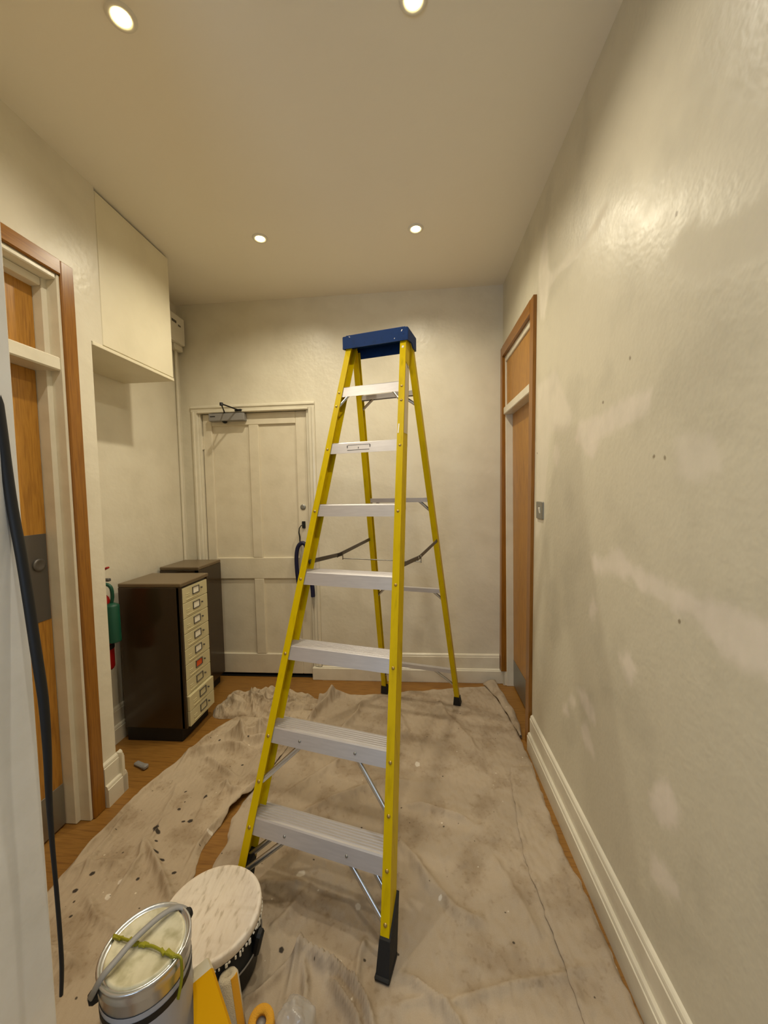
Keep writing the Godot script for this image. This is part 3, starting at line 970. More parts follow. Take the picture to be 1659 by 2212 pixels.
	# rubber feet
	for s in [-1.0, 1.0]:
		var b := MB.new()
		var xo: float = s * (hw(0.05) - 0.003)
		b.hexa([Vector3(xo - 0.021, 0.0, 0.006), Vector3(xo + 0.021, 0.0, 0.006), Vector3(xo + 0.021, 0.0, -0.072), Vector3(xo - 0.021, 0.0, -0.072),
			Vector3(xo - s * 0.002 - 0.017, 0.088, fz(0.088) + 0.0045), Vector3(xo - s * 0.002 + 0.017, 0.088, fz(0.088) + 0.0045), Vector3(xo - s * 0.002 + 0.017, 0.150, fz(0.150) - 0.069), Vector3(xo - s * 0.002 - 0.017, 0.150, fz(0.150) - 0.069)])
		b.span(xo - 0.023, xo + 0.023, 0.0, 0.012, -0.075, 0.009, 0.003)
		obj("rubber_foot", b, m.rubber, t)
		b = MB.new()
		xo = s * (rw(0.05) - 0.015)
		b.hexa([Vector3(xo - 0.024, 0.0, rz(0) + 0.030), Vector3(xo + 0.024, 0.0, rz(0) + 0.030), Vector3(xo + 0.024, 0.0, rz(0) - 0.026), Vector3(xo - 0.024, 0.0, rz(0) - 0.026),
			Vector3(xo - 0.018, 0.058, rz(0.058) + 0.021), Vector3(xo + 0.018, 0.058, rz(0.058) + 0.021), Vector3(xo + 0.018, 0.058, rz(0.058) - 0.021), Vector3(xo - 0.018, 0.058, rz(0.058) - 0.021)])
		obj("rubber_foot", b, m.rubber, t)


# ---------- drop cloths ----------
func drop_cloths():
	var F := []
	for q in [
		[[[0.52, -1.12], [0.401, -1.092], [0.239, -1.057], [0.125, -1.023], [0.049, -0.997], [-0.009, -1.008], [-0.058, -0.998], [-0.140, -0.980]], 0.006, 0.013],
		[[[-0.074, -1.064], [-0.025, -1.043], [0.017, -1.019], [0.049, -0.997], [0.082, -0.971], [0.12, -0.92]], 0.011, 0.013],
		[[[-0.384, -0.98], [-0.385, -1.058], [-0.379, -1.096], [-0.334, -1.080], [-0.264, -1.057], [-0.214, -1.023], [-0.170, -0.990], [-0.145, -0.955], [-0.12, -0.9]], 0.024, 0.012],
		[[[-0.372, -1.089], [-0.351, -1.042], [-0.332, -0.992], [-0.32, -0.93]], 0.014, 0.010],
		[[[-0.282, -1.036], [-0.240, -1.002], [-0.195, -0.964], [-0.181, -0.950], [-0.16, -0.9]], 0.018, 0.011],
		[[[-0.182, -1.162], [-0.195, -1.100], [-0.197, -1.024], [-0.19, -0.98]], 0.008, 0.011],
		[[[-0.10, -1.50], [-0.086, -1.483], [-0.026, -1.417], [0.012, -1.333], [0.017, -1.302]], 0.009, 0.016],
		[[[-0.026, -1.417], [0.049, -1.314], [0.106, -1.248], [0.152, -1.224], [0.22, -1.21]], 0.009, 0.018],
		[[[-0.094, -1.673], [0.001, -1.679], [0.080, -1.655], [0.155, -1.627], [0.23, -1.59]], 0.010, 0.018],
		[[[-0.688, -2.265], [-0.664, -2.362], [-0.632, -2.467], [-0.590, -2.589]], 0.024, 0.018],
		[[[-0.478, -2.187], [-0.431, -2.301], [-0.399, -2.412], [-0.387, -2.561]], 0.012, 0.018],
		[[[-0.67, -2.54], [-0.527, -2.609], [-0.333, -2.711], [-0.2, -2.73]], 0.020, 0.022],
		[[[-0.827, -2.486], [-0.732, -2.504], [-0.617, -2.537], [-0.591, -2.593]], 0.022, 0.02],
		[[[-0.53, -0.95], [-0.466, -0.989], [-0.426, -1.037], [-0.357, -1.113]], 0.010, 0.012],
		[[[-0.62, -1.295], [-0.508, -1.295], [-0.412, -1.306]], 0.008, 0.025],
		[[[-0.50, -1.14], [-0.476, -1.174], [-0.438, -1.232], [-0.409, -1.296]], 0.008, 0.02],
		[[[-0.70, -1.62], [-0.55, -1.80], [-0.42, -1.95], [-0.36, -2.15]], 0.010, 0.03],
		[[[-0.60, -1.55], [-0.40, -1.70], [-0.20, -1.80], [0.05, -1.82]], 0.009, 0.028],
		[[[0.10, -2.70], [0.16, -2.40], [0.28, -2.15], [0.30, -1.95]], 0.008, 0.03],
		[[[-0.2, -2.6], [-0.12, -2.35], [-0.05, -2.1]], 0.007, 0.025],
		[[[0.25, -1.50], [0.33, -1.3], [0.36, -1.15]], 0.006, 0.02],
		[[[-0.05, -0.8], [0.1, -0.72], [0.3, -0.75]], 0.012, 0.02],
	]: F.append(fold(q[0], q[1], q[2]))
	var area := Rect2(-0.9, -2.9, 1.6, 2.9)
	var tex := cloth_texture(Vector2i(1100, 1900), area,
		[[-0.443, -1.104]], [[0.057, -1.281], [-0.453, -1.343], [-0.224, -1.246], [-0.02, -1.95]], 11)
	m.canvas = mat(Color(1, 1, 1), 0.95)
	m.canvas.metallic_specular = 0.2
	m.canvas.albedo_texture = tex
	var weave := ntex(noise(0.16, 2, 61), 256, null, 3.0)
	m.canvas.normal_enabled = true
	m.canvas.normal_texture = weave
	m.canvas.normal_scale = 0.35
	var t := thing("drop_cloth", "large stained canvas drop cloth spread under the stepladder", "drop cloth")
	var left := [[-0.60, -0.10], [-0.63, -0.60], [-0.66, -0.76], [-0.78, -0.86], [-0.80, -1.05], [-0.791, -1.216], [-0.796, -1.331], [-0.797, -1.458], [-0.826, -1.558], [-0.825, -1.646], [-0.792, -1.776], [-0.759, -1.943], [-0.720, -2.231], [-0.70, -2.42], [-0.675, -2.57]]
	var right := [[0.572, -0.10], [0.571, -0.70], [0.570, -0.999], [0.566, -1.109], [0.560, -1.243], [0.562, -1.38], [0.548, -1.488], [0.552, -1.662], [0.560, -1.851], [0.563, -1.962], [0.562, -2.207], [0.556, -2.33], [0.520, -2.62], [0.470, -2.78]]
	var back := func(p: Vector2) -> float:
		return 0.0
	# the far edge runs slightly diagonally, so the last rows are bent towards the wall on the right
	var mesh := cloth_mesh(left, right, 190, 340, area, F, back, 14)
	obj("canvas_sheet", mesh, m.canvas, t)
	# the folded-back hem strip along the right side
	var over := func(_p: Vector2) -> float: return 0.0085
	var hl := [[0.43, -0.10], [0.425, -0.75], [0.418, -0.990], [0.408, -1.146], [0.388, -1.441], [0.398, -1.584], [0.426, -1.814], [0.443, -1.916], [0.452, -1.95]]
	var hr := [[0.566, -0.10], [0.565, -0.70], [0.564, -0.999], [0.560, -1.109], [0.554, -1.243], [0.556, -1.38], [0.543, -1.488], [0.547, -1.662], [0.554, -1.851], [0.556, -1.955]]
	obj("hem_strip", cloth_mesh(hl, hr, 26, 240, area, F, over, 14), m.canvas, t)
	# strip turned back at the far right corner, lying over the bare boards
	var fl := MB.new()
	var inner := [[0.455, -2.785], [0.513, -2.62], [0.54, -2.42], [0.553, -2.28], [0.560, -2.19]]
	var outer := [[0.545, -2.812], [0.572, -2.62], [0.592, -2.43], [0.588, -2.30], [0.572, -2.19]]
	fl.sm(true)
	var nf := 24
	var uv := func(p: Vector3): return Vector2((p.x - area.position.x) / area.size.x, (p.z - area.position.y) / area.size.y)
	var rows := []
	for j in nf + 1:
		var a := along(inner, float(j) / nf)
		var c := along(outer, float(j) / nf)
		var row := []
		for i in 9:
			var u := i / 8.0
			var p := a.lerp(c, u)
			var hgt := 0.020 + 0.010 * sin(u * PI) + 0.006 * sin(j * 0.9 + u * 2.0) + 0.012 * u * smoothstep(nf * 0.3, 0.0, j)
			row.append(Vector3(p.x, hgt, p.y))
		for i in range(8, -1, -1):
			var q: Vector3 = row[i]
			row.append(q - Vector3(0, 0.006 + 0.008 * sin(i / 8.0 * PI), 0))
		rows.append(row)
	for j in nf:
		for i in 18:
			var i2 := (i + 1) % 18
			var p := [rows[j + 1][i], rows[j][i], rows[j][i2], rows[j + 1][i2]]
			fl.quad_uv(p[3], p[2], p[1], p[0], uv.call(p[3]), uv.call(p[2]), uv.call(p[1]), uv.call(p[0]))
	obj("folded_corner", fl, m.canvas, t)
	# left cloth
	F = []
	for q in [
		[[[-1.12, -1.44], [-1.107, -1.413], [-1.050, -1.368], [-0.997, -1.325], [-0.931, -1.270], [-0.905, -1.246], [-0.87, -1.21]], 0.013, 0.014],
		[[[-1.26, -1.25], [-1.287, -1.353], [-1.291, -1.428], [-1.302, -1.496], [-1.319, -1.593]], 0.009, 0.010],
		[[[-1.32, -1.25], [-1.340, -1.361], [-1.335, -1.444], [-1.335, -1.537], [-1.325, -1.692], [-1.30, -1.827], [-1.28, -1.947]], 0.009, 0.010],
		[[[-1.138, -1.457], [-1.132, -1.418], [-1.099, -1.359], [-1.096, -1.291], [-1.09, -1.22]], 0.010, 0.009],
		[[[-1.160, -1.93], [-1.110, -1.914], [-1.024, -1.855], [-0.896, -1.792]], 0.011, 0.013],
		[[[-0.98, -1.76], [-0.935, -1.738], [-0.880, -1.697], [-0.854, -1.716]], 0.013, 0.012],
		[[[-1.275, -1.950], [-1.170, -1.979], [-1.068, -2.020], [-0.906, -2.004]], 0.020, 0.024],
		[[[-0.900, -1.36], [-0.900, -1.427], [-0.893, -1.493], [-0.86, -1.567], [-0.82, -1.689], [-0.79, -1.80]], 0.012, 0.011],
		[[[-1.339, -1.281], [-1.286, -1.318], [-1.212, -1.334], [-1.12, -1.33]], 0.008, 0.02],
		[[[-1.26, -1.85], [-1.262, -1.96], [-1.24, -2.08], [-1.188, -2.20]], 0.012, 0.014],
		[[[-0.939, -1.664], [-0.935, -1.738], [-0.95, -1.80]], 0.008, 0.010],
		[[[-1.12, -2.22], [-1.069, -2.161], [-0.983, -2.049], [-0.928, -2.076], [-0.86, -2.11]], 0.024, 0.022],
		[[[-1.13, -1.56], [-1.118, -1.500], [-1.108, -1.432]], 0.008, 0.010],
		[[[-1.20, -1.75], [-1.16, -1.66], [-1.15, -1.58]], 0.006, 0.010],
		[[[-1.02, -1.72], [-0.99, -1.62], [-0.98, -1.55]], 0.005, 0.010],
		[[[-1.15, -2.12], [-1.0, -2.13], [-0.88, -2.20]], 0.022, 0.022],
		[[[-0.85, -2.30], [-0.82, -2.15], [-0.83, -2.02]], 0.020, 0.018],
		[[[-0.98, -2.30], [-0.95, -2.18], [-0.93, -2.10]], 0.020, 0.015],
		[[[-1.30, -1.10], [-1.18, -1.05], [-1.02, -1.02]], 0.010, 0.02],
		[[[-1.2, -1.22], [-1.1, -1.15], [-0.98, -1.12]], 0.007, 0.016],
	]: F.append(fold(q[0], q[1], q[2]))
	area = Rect2(-1.45, -2.8, 0.9, 2.1)
	var mt := mat(Color(1.06, 1.06, 1.05), 0.95)
	mt.metallic_specular = 0.2
	mt.albedo_texture = cloth_texture(Vector2i(760, 1660), area,
		[[-1.133, -1.499], [-1.126, -1.487], [-1.108, -1.476], [-1.120, -1.49], [-1.089, -1.440], [-1.035, -1.540], [-1.006, -1.544], [-0.933, -1.896], [-0.969, -2.055], [-0.934, -1.320], [-1.008, -1.359], [-1.055, -1.288], [-1.238, -1.291], [-1.189, -1.148], [-1.127, -1.705], [-1.007, -1.668], [-1.051, -1.386], [-1.250, -1.230], [-1.156, -2.084], [-1.094, -1.602]],
		[[-1.107, -1.269], [-1.114, -1.218], [-0.881, -1.483]], 23)
	mt.normal_enabled = true
	mt.normal_texture = weave
	mt.normal_scale = 0.35
	t = thing("drop_cloth", "paler paint-spotted drop cloth by the left door, crumpled at its far end", "drop cloth")
	left = [[-1.30, -0.80], [-1.345, -1.10], [-1.352, -1.279], [-1.358, -1.526], [-1.322, -1.746], [-1.275, -2.03], [-1.232, -2.206], [-1.16, -2.34]]
	right = [[-0.83, -0.80], [-0.845, -1.197], [-0.848, -1.319], [-0.881, -1.406], [-0.871, -1.486], [-0.848, -1.593], [-0.806, -1.702], [-0.765, -1.907], [-0.715, -2.141], [-0.675, -2.270], [-0.66, -2.40]]
	var lift := func(p: Vector2) -> float: return 0.013 * smoothstep(-0.92, -0.86, p.x) * smoothstep(-1.58, -1.68, p.y)
	obj("canvas_sheet", cloth_mesh(left, right, 90, 250, area, F, lift, 33), mt, t)
	# crumpled heap at the far end
	var heap := MB.new()
	heap.sm(true)
	var ridge := noise(4.2, 2, 52, FastNoiseLite.TYPE_SIMPLEX)
	ridge.fractal_type = FastNoiseLite.FRACTAL_RIDGED
	var swirl := noise(3.0, 2, 53)
	var na := 200
	var nr := 60
	var hrow := []
	for j in nr + 1:
		var u := float(j) / nr
		var row := []
		for i in na:
			var an := TAU * i / na
			var lobe := 1.0 + 0.10 * sin(3.0 * an + 0.6) + 0.06 * sin(5.0 * an + 2.0) + 0.04 * sin(9.0 * an)
			var c := Vector2(-1.03, -2.475)
			var p := c + Vector2(cos(an) * 0.345, sin(an) * 0.165).rotated(-0.10) * lobe * u
			var q := p + Vector2(swirl.get_noise_2d(p.x, p.y), swirl.get_noise_2d(p.x + 9.0, p.y)) * 0.08
			var body := pow(maxf(0.0, 1.0 - pow(u, 3.0)), 0.6)
			var yy := body * (0.012 + 0.085 * pow(ridge.get_noise_2d(q.x, q.y * 1.4) * 0.5 + 0.5, 1.3) + 0.045 * exp(-pow((p.x + 1.26) / 0.10, 2)) * (0.5 + 0.5 * ridge.get_noise_2d(q.y * 2.0, q.x)))
			row.append(Vector3(p.x, yy + 0.001, p.y))
		hrow.append(row)
	uv = func(p: Vector3): return Vector2((p.x - area.position.x) / area.size.x, (p.z - area.position.y) / area.size.y + p.y)
	for j in nr:
		for i in na:
			var i2 := (i + 1) % na
			var p := [hrow[j][i], hrow[j + 1][i], hrow[j + 1][i2], hrow[j][i2]]
			heap.quad_uv(p[3], p[2], p[1], p[0], uv.call(p[3]), uv.call(p[2]), uv.call(p[1]), uv.call(p[0]))
	obj("crumpled_end", heap, mt, t)


# ---------- filing cabinets ----------
func cabinets():
	var t := thing("filing_cabinet", "brown steel cabinet with nine cream drawers, nearer of the two", "filing cabinet", Vector3(-1.53, 0, -2.215), 0.0, "brown drawer cabinets in the alcove")
	cabinet(t, -0.185, 0.195, 0.925, true)
	t = thing("filing_cabinet", "plain brown steel cabinet behind the nearer one, its blank side beside the white door", "filing cabinet", Vector3(-1.61, 0, -2.64), 0.0, "brown drawer cabinets in the alcove")
	cabinet(t, -0.145, 0.135, 0.937, false)


func cabinet(t: Node3D, xb: float, xf: float, h: float, seen: bool):
	var hz := 0.148
	part("plinth", t, m.black, xb + 0.01, xf - 0.035, 0, 0.08, -hz + 0.015, hz - 0.004, 0.002)
	var b := MB.new()
	b.span(xb, xf - (0.012 if seen else 0.0), 0.078, h - 0.022, -hz, hz, 0.003)
	b.span(xf - 0.03, xf - 0.002, 0.078, h - 0.02, hz - 0.016, hz, 0.002)
	b.span(xf - 0.03, xf - 0.002, 0.078, h - 0.02, -hz, -hz + 0.016, 0.002)
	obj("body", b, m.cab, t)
	part("cabinet_top", t, m.cab_top_sheen, xb, xf, h - 0.022, h, -hz, hz, 0.004)
	if not seen: return
	var n := 9
	var y1 := h - 0.034
	var dh := (y1 - 0.082) / n
	for k in n:
		var ya := y1 - dh * (k + 1)
		var x := xf - 0.004 + (0.016 if seen and k >= 7 else 0.0)
		var d := Node3D.new()
		d.name = "drawer"
		t.add_child(d, true)
		b = MB.new()
		b.span(xf - 0.02, x, ya + 0.0012, ya + dh - 0.0012, -hz + 0.017, hz - 0.017, 0.0022)
		# pressed grip lines at the near side and the lip under the label
		for g in [0.40, 0.52]:
			b.span(x - 0.001, x + 0.0022, ya + dh * g, ya + dh * g + 0.004, hz - 0.085, hz - 0.05, 0.001)
		b.span(x - 0.001, x + 0.003, ya + dh * 0.16, ya + dh * 0.16 + 0.004, hz - 0.19, hz - 0.055, 0.001)
		obj("drawer_front", b, m.cab_front, d)
		b = MB.new()
		for e in [[0.36, 0.40, -0.035, 0.035], [0.80, 0.84, -0.035, 0.035]]:
			b.span(x - 0.001, x + 0.005, ya + dh * e[0], ya + dh * e[1], e[2] - 0.004, e[3] - 0.004, 0.0008)
		for zz in [-0.039, 0.027]:
			b.span(x - 0.001, x + 0.005, ya + dh * 0.36, ya + dh * 0.84, zz, zz + 0.004, 0.0008)
		b.tube([Vector3(x + 0.003, ya + dh * 0.6, -0.058), Vector3(x + 0.011, ya + dh * 0.6, -0.058)], 0.005, 8)
		obj("label_holder", b, m.dark_steel, d)
		b = MB.new()
		b.span(x - 0.0005, x + 0.0015, ya + dh * 0.41, ya + dh * 0.79, -0.034, 0.026)
		var cm: Material = m.card if k < 5 else m.card_orange if k == 5 else m.cab_front
		obj("label_card", b, cm, d)


# ---------- small fixtures ----------
func small_things():
	# door closer on the white door
	var zf := -2.884
	var t := thing("door_closer", "grey box door closer with black folding arm on the white door", "door closer", Vector3(-1.41, 1.985, zf))
	part("closer_body", t, m.grey_plastic, -0.135, 0.14, -0.012, 0.044, 0.0, 0.052, 0.004)
	part("name_mark", t, m.black, -0.123, -0.082, 0.018, 0.025, 0.0515, 0.0525, 0.0)
	var b := MB.new()
	b.lathe([[0.018, 0.0], [0.018, -0.006], [0.010, -0.014], [0.0, -0.015]], Vector3(-0.02, -0.012, 0.028), Basis(Vector3(1, 0, 0), Vector3(0, 1, 0), Vector3(0, 0, 1)), 16)
	obj("pivot_cap", b, m.black, t)
	b = MB.new()
	b.lathe([[0.013, 0.0], [0.013, 0.016], [0.0, 0.016]], Vector3(-0.02, 0.044, 0.028), Basis(), 16)
	obj("pivot_cap", b, m.black, t)
	var piv := Vector3(-0.02, 0.056, 0.028)
	var elbow := Vector3(0.046, 0.074, 0.20)
	var shoe := Vector3(0.095, 0.066, 0.045)
	b = MB.new()
	b.tube([piv, piv.lerp(elbow, 0.5), elbow], [0.009, 0.007, 0.008], 8, 0.6)
	b.lathe([[0.012, -0.008], [0.012, 0.012], [0.0, 0.014]], elbow, Basis(), 12)
	obj("arm", b, m.black, t)
	b = MB.new()
	b.tube([elbow + Vector3(0, 0.004, 0), shoe], 0.0055, 8)
	obj("link_rod", b, m.black, t)
	b = MB.new()
	b.span(0.068, 0.122, 0.054, 0.072, 0.022, 0.050, 0.004)
	b.span(0.09, 0.135, 0.058, 0.066, 0.022, 0.04, 0.003)
	obj("bracket_shoe", b, m.black, t)
	# blue padded loop hanging from the thumb turn
	t = thing("hanging_loop", "dark blue padded loop hanging by a black cord on the white door", "strap", Vector3(-0.86, 1.05, -2.86))
	b = MB.new()
	b.tube([Vector3(0.006, 0.132, -0.008), Vector3(-0.012, 0.126, 0.0), Vector3(-0.024, 0.105, 0.004), Vector3(-0.026, 0.075, 0.008), Vector3(-0.019, 0.04, 0.012), Vector3(-0.018, 0.0, 0.018)], [0.003, 0.0035, 0.004, 0.005, 0.006, 0.004], 8, 0.6)
	obj("cord", b, m.black, t)
	b = MB.new()
	var pts := []
	for q in [[-0.010, -0.42], [-0.026, -0.36], [-0.037, -0.30], [-0.046, -0.215], [-0.047, -0.11], [-0.037, -0.043], [-0.016, -0.010], [0.010, -0.004], [0.028, -0.026], [0.040, -0.10], [0.054, -0.235], [0.068, -0.34], [0.070, -0.41]]:
		pts.append(Vector3(q[0], q[1], 0.022))
	b.tube(smooth_path(pts, 4), 0.0155, 12)
	obj("padded_tube", b, m.navy, t)
	b = MB.new()
	b.tube([Vector3(0.070, -0.41, 0.022), Vector3(0.069, -0.43, 0.022), Vector3(0.071, -0.46, 0.022), Vector3(0.070, -0.50, 0.022)], [0.010, 0.006, 0.0075, 0.002], 10)
	obj("metal_clip", b, m.zinc, t)
	# consumer unit style box and conduit in the alcove corner
	t = thing("junction_box", "small cream service box high on the alcove wall beside the cupboard", "junction box", Vector3(ALC, 2.53, -2.70))
	part("box_case", t, m.white_plastic, 0.0, 0.075, 0.0, 0.195, -0.135, 0.16, 0.006)
	part("marking", t, m.dark_steel, 0.0748, 0.0756, 0.128, 0.146, -0.035, 0.02, 0.0)
	part("marking", t, m.dark_steel, 0.0748, 0.0756, 0.118, 0.130, -0.085, -0.055, 0.0)
	b = MB.new()
	b.tube([Vector3(ALC + 0.012, 0.2, BACK + 0.055), Vector3(ALC + 0.012, 2.53, BACK + 0.055)], 0.011, 10)
	b.span(ALC, ALC + 0.05, 2.49, 2.532, BACK + 0.02, BACK + 0.12, 0.004)
	tag(obj("conduit_pipe", b, m.wall), "thin painted conduit running down the alcove corner from the box", "pipe")
	# light switch
	t = thing("light_switch", "square steel light switch on right wall beside the wooden door", "light switch", Vector3(wx(1.31), 1.31, -1.995))
	part("switch_plate", t, m.steel, -0.009, 0.002, -0.043, 0.043, -0.048, 0.048, 0.003)
	b = MB.new()
	b.box(Vector3(-0.010, 0.0, 0.012), Vector3(0.006, 0.030, 0.016), 0.002, Basis(Vector3.BACK, 0.18))
	obj("rocker", b, m.white_plastic, t)
	# extinguisher in the alcove, mostly behind the wall corner
	t = thing("fire_extinguisher", "red fire extinguisher with green horn hung inside the alcove", "fire extinguisher", Vector3(-1.69, 0.50, -1.905))
	b = MB.new()
	b.lathe([[0.0, 0.0], [0.05, 0.0], [0.056, 0.012], [0.056, 0.34], [0.045, 0.385], [0.022, 0.415], [0.018, 0.44], [0.0, 0.44]], Vector3.ZERO, Basis(), 28)
	obj("cylinder", b, m.red, t)
	b = MB.new()
	b.tube([Vector3(0, 0.43, 0), Vector3(0, 0.475, 0)], 0.016, 12)
	b.box(Vector3(0.02, 0.485, 0), Vector3(0.10, 0.016, 0.02), 0.003)
	obj("valve", b, m.dark_steel, t)
	b = MB.new()
	b.box(Vector3(0.02, 0.53, 0), Vector3(0.10, 0.010, 0.02), 0.003, Basis(Vector3.BACK, 0.45))
	obj("lever", b, m.red, t)
	b = MB.new()
	b.tube(smooth_path([Vector3(0.0, 0.465, 0.02), Vector3(0.03, 0.468, 0.018), Vector3(0.065, 0.462, 0.012), Vector3(0.082, 0.440, 0.008), Vector3(0.078, 0.39, 0.0), Vector3(0.07, 0.36, 0.0)], 3), 0.009, 10)
	obj("hose", b, m.green, t)
	b = MB.new()
	b.lathe([[0.0, 0.155], [0.036, 0.155], [0.036, 0.158], [0.034, 0.345], [0.030, 0.352], [0.012, 0.362], [0.0, 0.362]], Vector3(0.072, 0, 0.0), Basis(), 24)
	obj("horn", b, m.green, t)
	b = MB.new()
	b.lathe([[0.056, 0.11], [0.058, 0.112], [0.058, 0.138], [0.056, 0.14]], Vector3.ZERO, Basis(), 28)
	b.span(-0.085, -0.05, 0.10, 0.15, -0.02, 0.02, 0.002)
	obj("strap", b, m.black, t)
	# bit of rubbish by the skirting
	b = MB.new()
	b.box(Vector3(-1.47, 0.009, -1.862), Vector3(0.085, 0.016, 0.028), 0.006, Basis(Vector3.UP, -0.36))
	b.box(Vector3(-1.435, 0.014, -1.846), Vector3(0.024, 0.022, 0.03), 0.006, Basis(Vector3.UP, -0.2))
	tag(obj("floor_offcut", b, m.grey_plastic), "small grey offcut lying on the floor by the skirting corner", "offcut")
	# black cable hanging beside the white frame
	b = MB.new()
	var cab := []
	for q in [[-0.733, 1.719], [-0.717, 1.618], [-0.710, 1.539], [-0.706, 1.475], [-0.700, 1.403], [-0.690, 1.322], [-0.682, 1.24], [-0.675, 1.157], [-0.667, 1.065], [-0.666, 0.971], [-0.669, 0.885], [-0.669, 0.797], [-0.667, 0.709], [-0.666, 0.619], [-0.667, 0.556], [-0.672, 0.50]]:
		cab.append(Vector3(q[0], q[1], -0.62) * Vector3(0.955, 1, 0.955) + Vector3(0, (q[1] - 1.42) * -0.045, 0))
	var rr := []
	for p in smooth_path(cab, 3):
		rr.append(lerpf(0.0034, 0.0078, smoothstep(0.75, 1.15, p.y)) * (0.8 + 0.2 * smoothstep(0.5, 0.6, p.y)))
	b.tube(smooth_path(cab, 3), rr, 10)
	tag(obj("black_cable", b, m.black), "thick black cable hanging against the white frame at the left edge", "cable")


func smooth_path(p: Array, per: int) -> Array:
	var out := []
	for i in p.size() - 1:
		var a: Vector3 = p[maxi(i - 1, 0)]
		var d: Vector3 = p[mini(i + 2, p.size() - 1)]
		for k in per: out.append(p[i].cubic_interpolate(p[i + 1], a, d, float(k) / per))
	out.append(p[-1])
	return out


# ---------- paint and tools in the near corner ----------
func paint_corner():
	var h := 0.37
	var r := 0.0935
	var t := thing("paint_tin", "tall metal paint tin with pale lid and yellow-green band, nearest the camera", "paint tin", Vector3(-0.644, 0.012, -0.800))
	var b := MB.new()
	b.lathe([[0.0, 0.0], [r - 0.004, 0.0], [r - 0.001, 0.006], [r - 0.002, 0.012], [r - 0.002, h - 0.03], [r + 0.001, h - 0.022], [r - 0.001, h - 0.014], [r, h - 0.006], [r + 0.0015, h - 0.002], [r - 0.001, h + 0.001], [r - 0.006, h - 0.002], [r - 0.009, h - 0.008], [r - 0.012, h - 0.006], [0.0, h - 0.006]], Vector3.ZERO, Basis(), 48)
	obj("can_body", b, m.zinc, t)
	var lbl := mat(Color(0.66, 0.67, 0.70), 0.4)
	b = MB.new()
	b.lathe([[r - 0.0012, 0.03], [r - 0.0012, h - 0.055]], Vector3.ZERO, Basis(), 48)
	obj("paper_label", b, lbl, t)
	b = MB.new()
	b.lathe([[r - 0.0008, h - 0.085], [r - 0.0006, h - 0.068]], Vector3.ZERO, Basis(), 48)
	obj("label_stripe", b, m.black, t)
	var lid := mat(Color(0.86, 0.83, 0.72), 0.42)
	tri_tex(lid, ntex(noise(0.02, 4, 71), 256, [[0.0, 0.55, 1.0], [Color(0.72, 0.71, 0.62), Color(0.96, 0.96, 0.94), Color(1, 1, 1)]]), Vector3(4, 4, 4), null, 1.0, false)
	b = MB.new()
	b.lathe([[0.0, h - 0.0035], [r - 0.022, h - 0.0035], [r - 0.018, h - 0.001], [r - 0.013, h - 0.001], [r - 0.0115, h - 0.007]], Vector3.ZERO, Basis(Vector3(-1, 0, 0), Vector3(0, 1, 0), Vector3(0, 0, -1)), 48)
	var lb := MB.new()
	lb.lathe([[r - 0.0115, h - 0.007], [r - 0.013, h - 0.001], [r - 0.018, h - 0.001], [r - 0.022, h - 0.0035], [0.0, h - 0.0035]], Vector3.ZERO, Basis(), 48)
	obj("lid", lb, lid, t)
	# handle: a grey strap between two black lugs, lying over the lid
	var d0 := Vector3(-0.669, 0, 0.743)
	var d1 := Vector3(0.545, 0, -0.839)
	var lug0 := d0 * (r + 0.006) + Vector3(0, h - 0.035, 0)
	var lug1 := d1 * (r + 0.001) + Vector3(0, h - 0.014, 0)
	for q in [[lug0, d0], [lug1, d1]]:
		b = MB.new()
		b.lathe([[0.013, -0.006], [0.013, 0.004], [0.009, 0.010], [0.0, 0.011]], q[0], MB.axis(q[1]), 14)
		obj("handle_lug", b, m.black, t)
	b = MB.new()
	b.tube(smooth_path([lug0 + d0 * 0.008, Vector3(-0.058, h - 0.012, 0.084), Vector3(-0.046, h + 0.010, 0.072), Vector3(-0.035, h + 0.016, 0.047), Vector3(-0.021, h + 0.020, 0.009), Vector3(0.002, h + 0.014, -0.046), Vector3(0.024, h + 0.004, -0.078), Vector3(0.044, h - 0.006, -0.084), lug1 + d1 * 0.004], 4), 0.0068, 10, 0.5)
	obj("handle_strap", b, m.grey_plastic, t)
	# yellow-green elastic band stretched across the lid and down the side
	var band := mat(Color(0.56, 0.54, 0.03), 0.5)
	b = MB.new()
	var e0 := Vector3(-0.088, h + 0.002, -0.010)
	var e1 := Vector3(0.0945, h + 0.003, 0.021)
	b.tube(smooth_path([e0, e0.lerp(e1, 0.15) + Vector3(0, 0.001, 0.001), e0.lerp(e1, 0.45), e0.lerp(e1, 0.6) + Vector3(0.002, 0.001, -0.002), e0.lerp(e1, 0.85) + Vector3(0, 0, 0.002), e1, e1 + Vector3(0.006, -0.010, 0.002), e1 + Vector3(0.0045, -0.05, 0.002), e1 + Vector3(0.0005, -0.085, 0.012)], 4), 0.0040, 8, 0.6)
	for k in 18:
		var p := e0.lerp(e1, 0.02 + 0.95 * rng.randf()) + Vector3(rng.randf_range(-0.003, 0.003), 0.0, rng.randf_range(-0.003, 0.003))
		b.box(p, Vector3(0.016, 0.007, 0.006) * rng.randf_range(0.6, 1.3), 0.001, Basis(Vector3.UP, rng.randf() * 0.8 - 0.6))
	var bo := obj("elastic_band", b, band, t)
	bo.set_meta("kind", "stuff")
	# wide tub
	h = 0.178
	r = 0.1435
	t = thing("paint_tub", "wide dark paint tub with a white paint-smeared lid beside the ladder foot", "paint tub", Vector3(-0.630, 0.010, -1.045))
	b = MB.new()
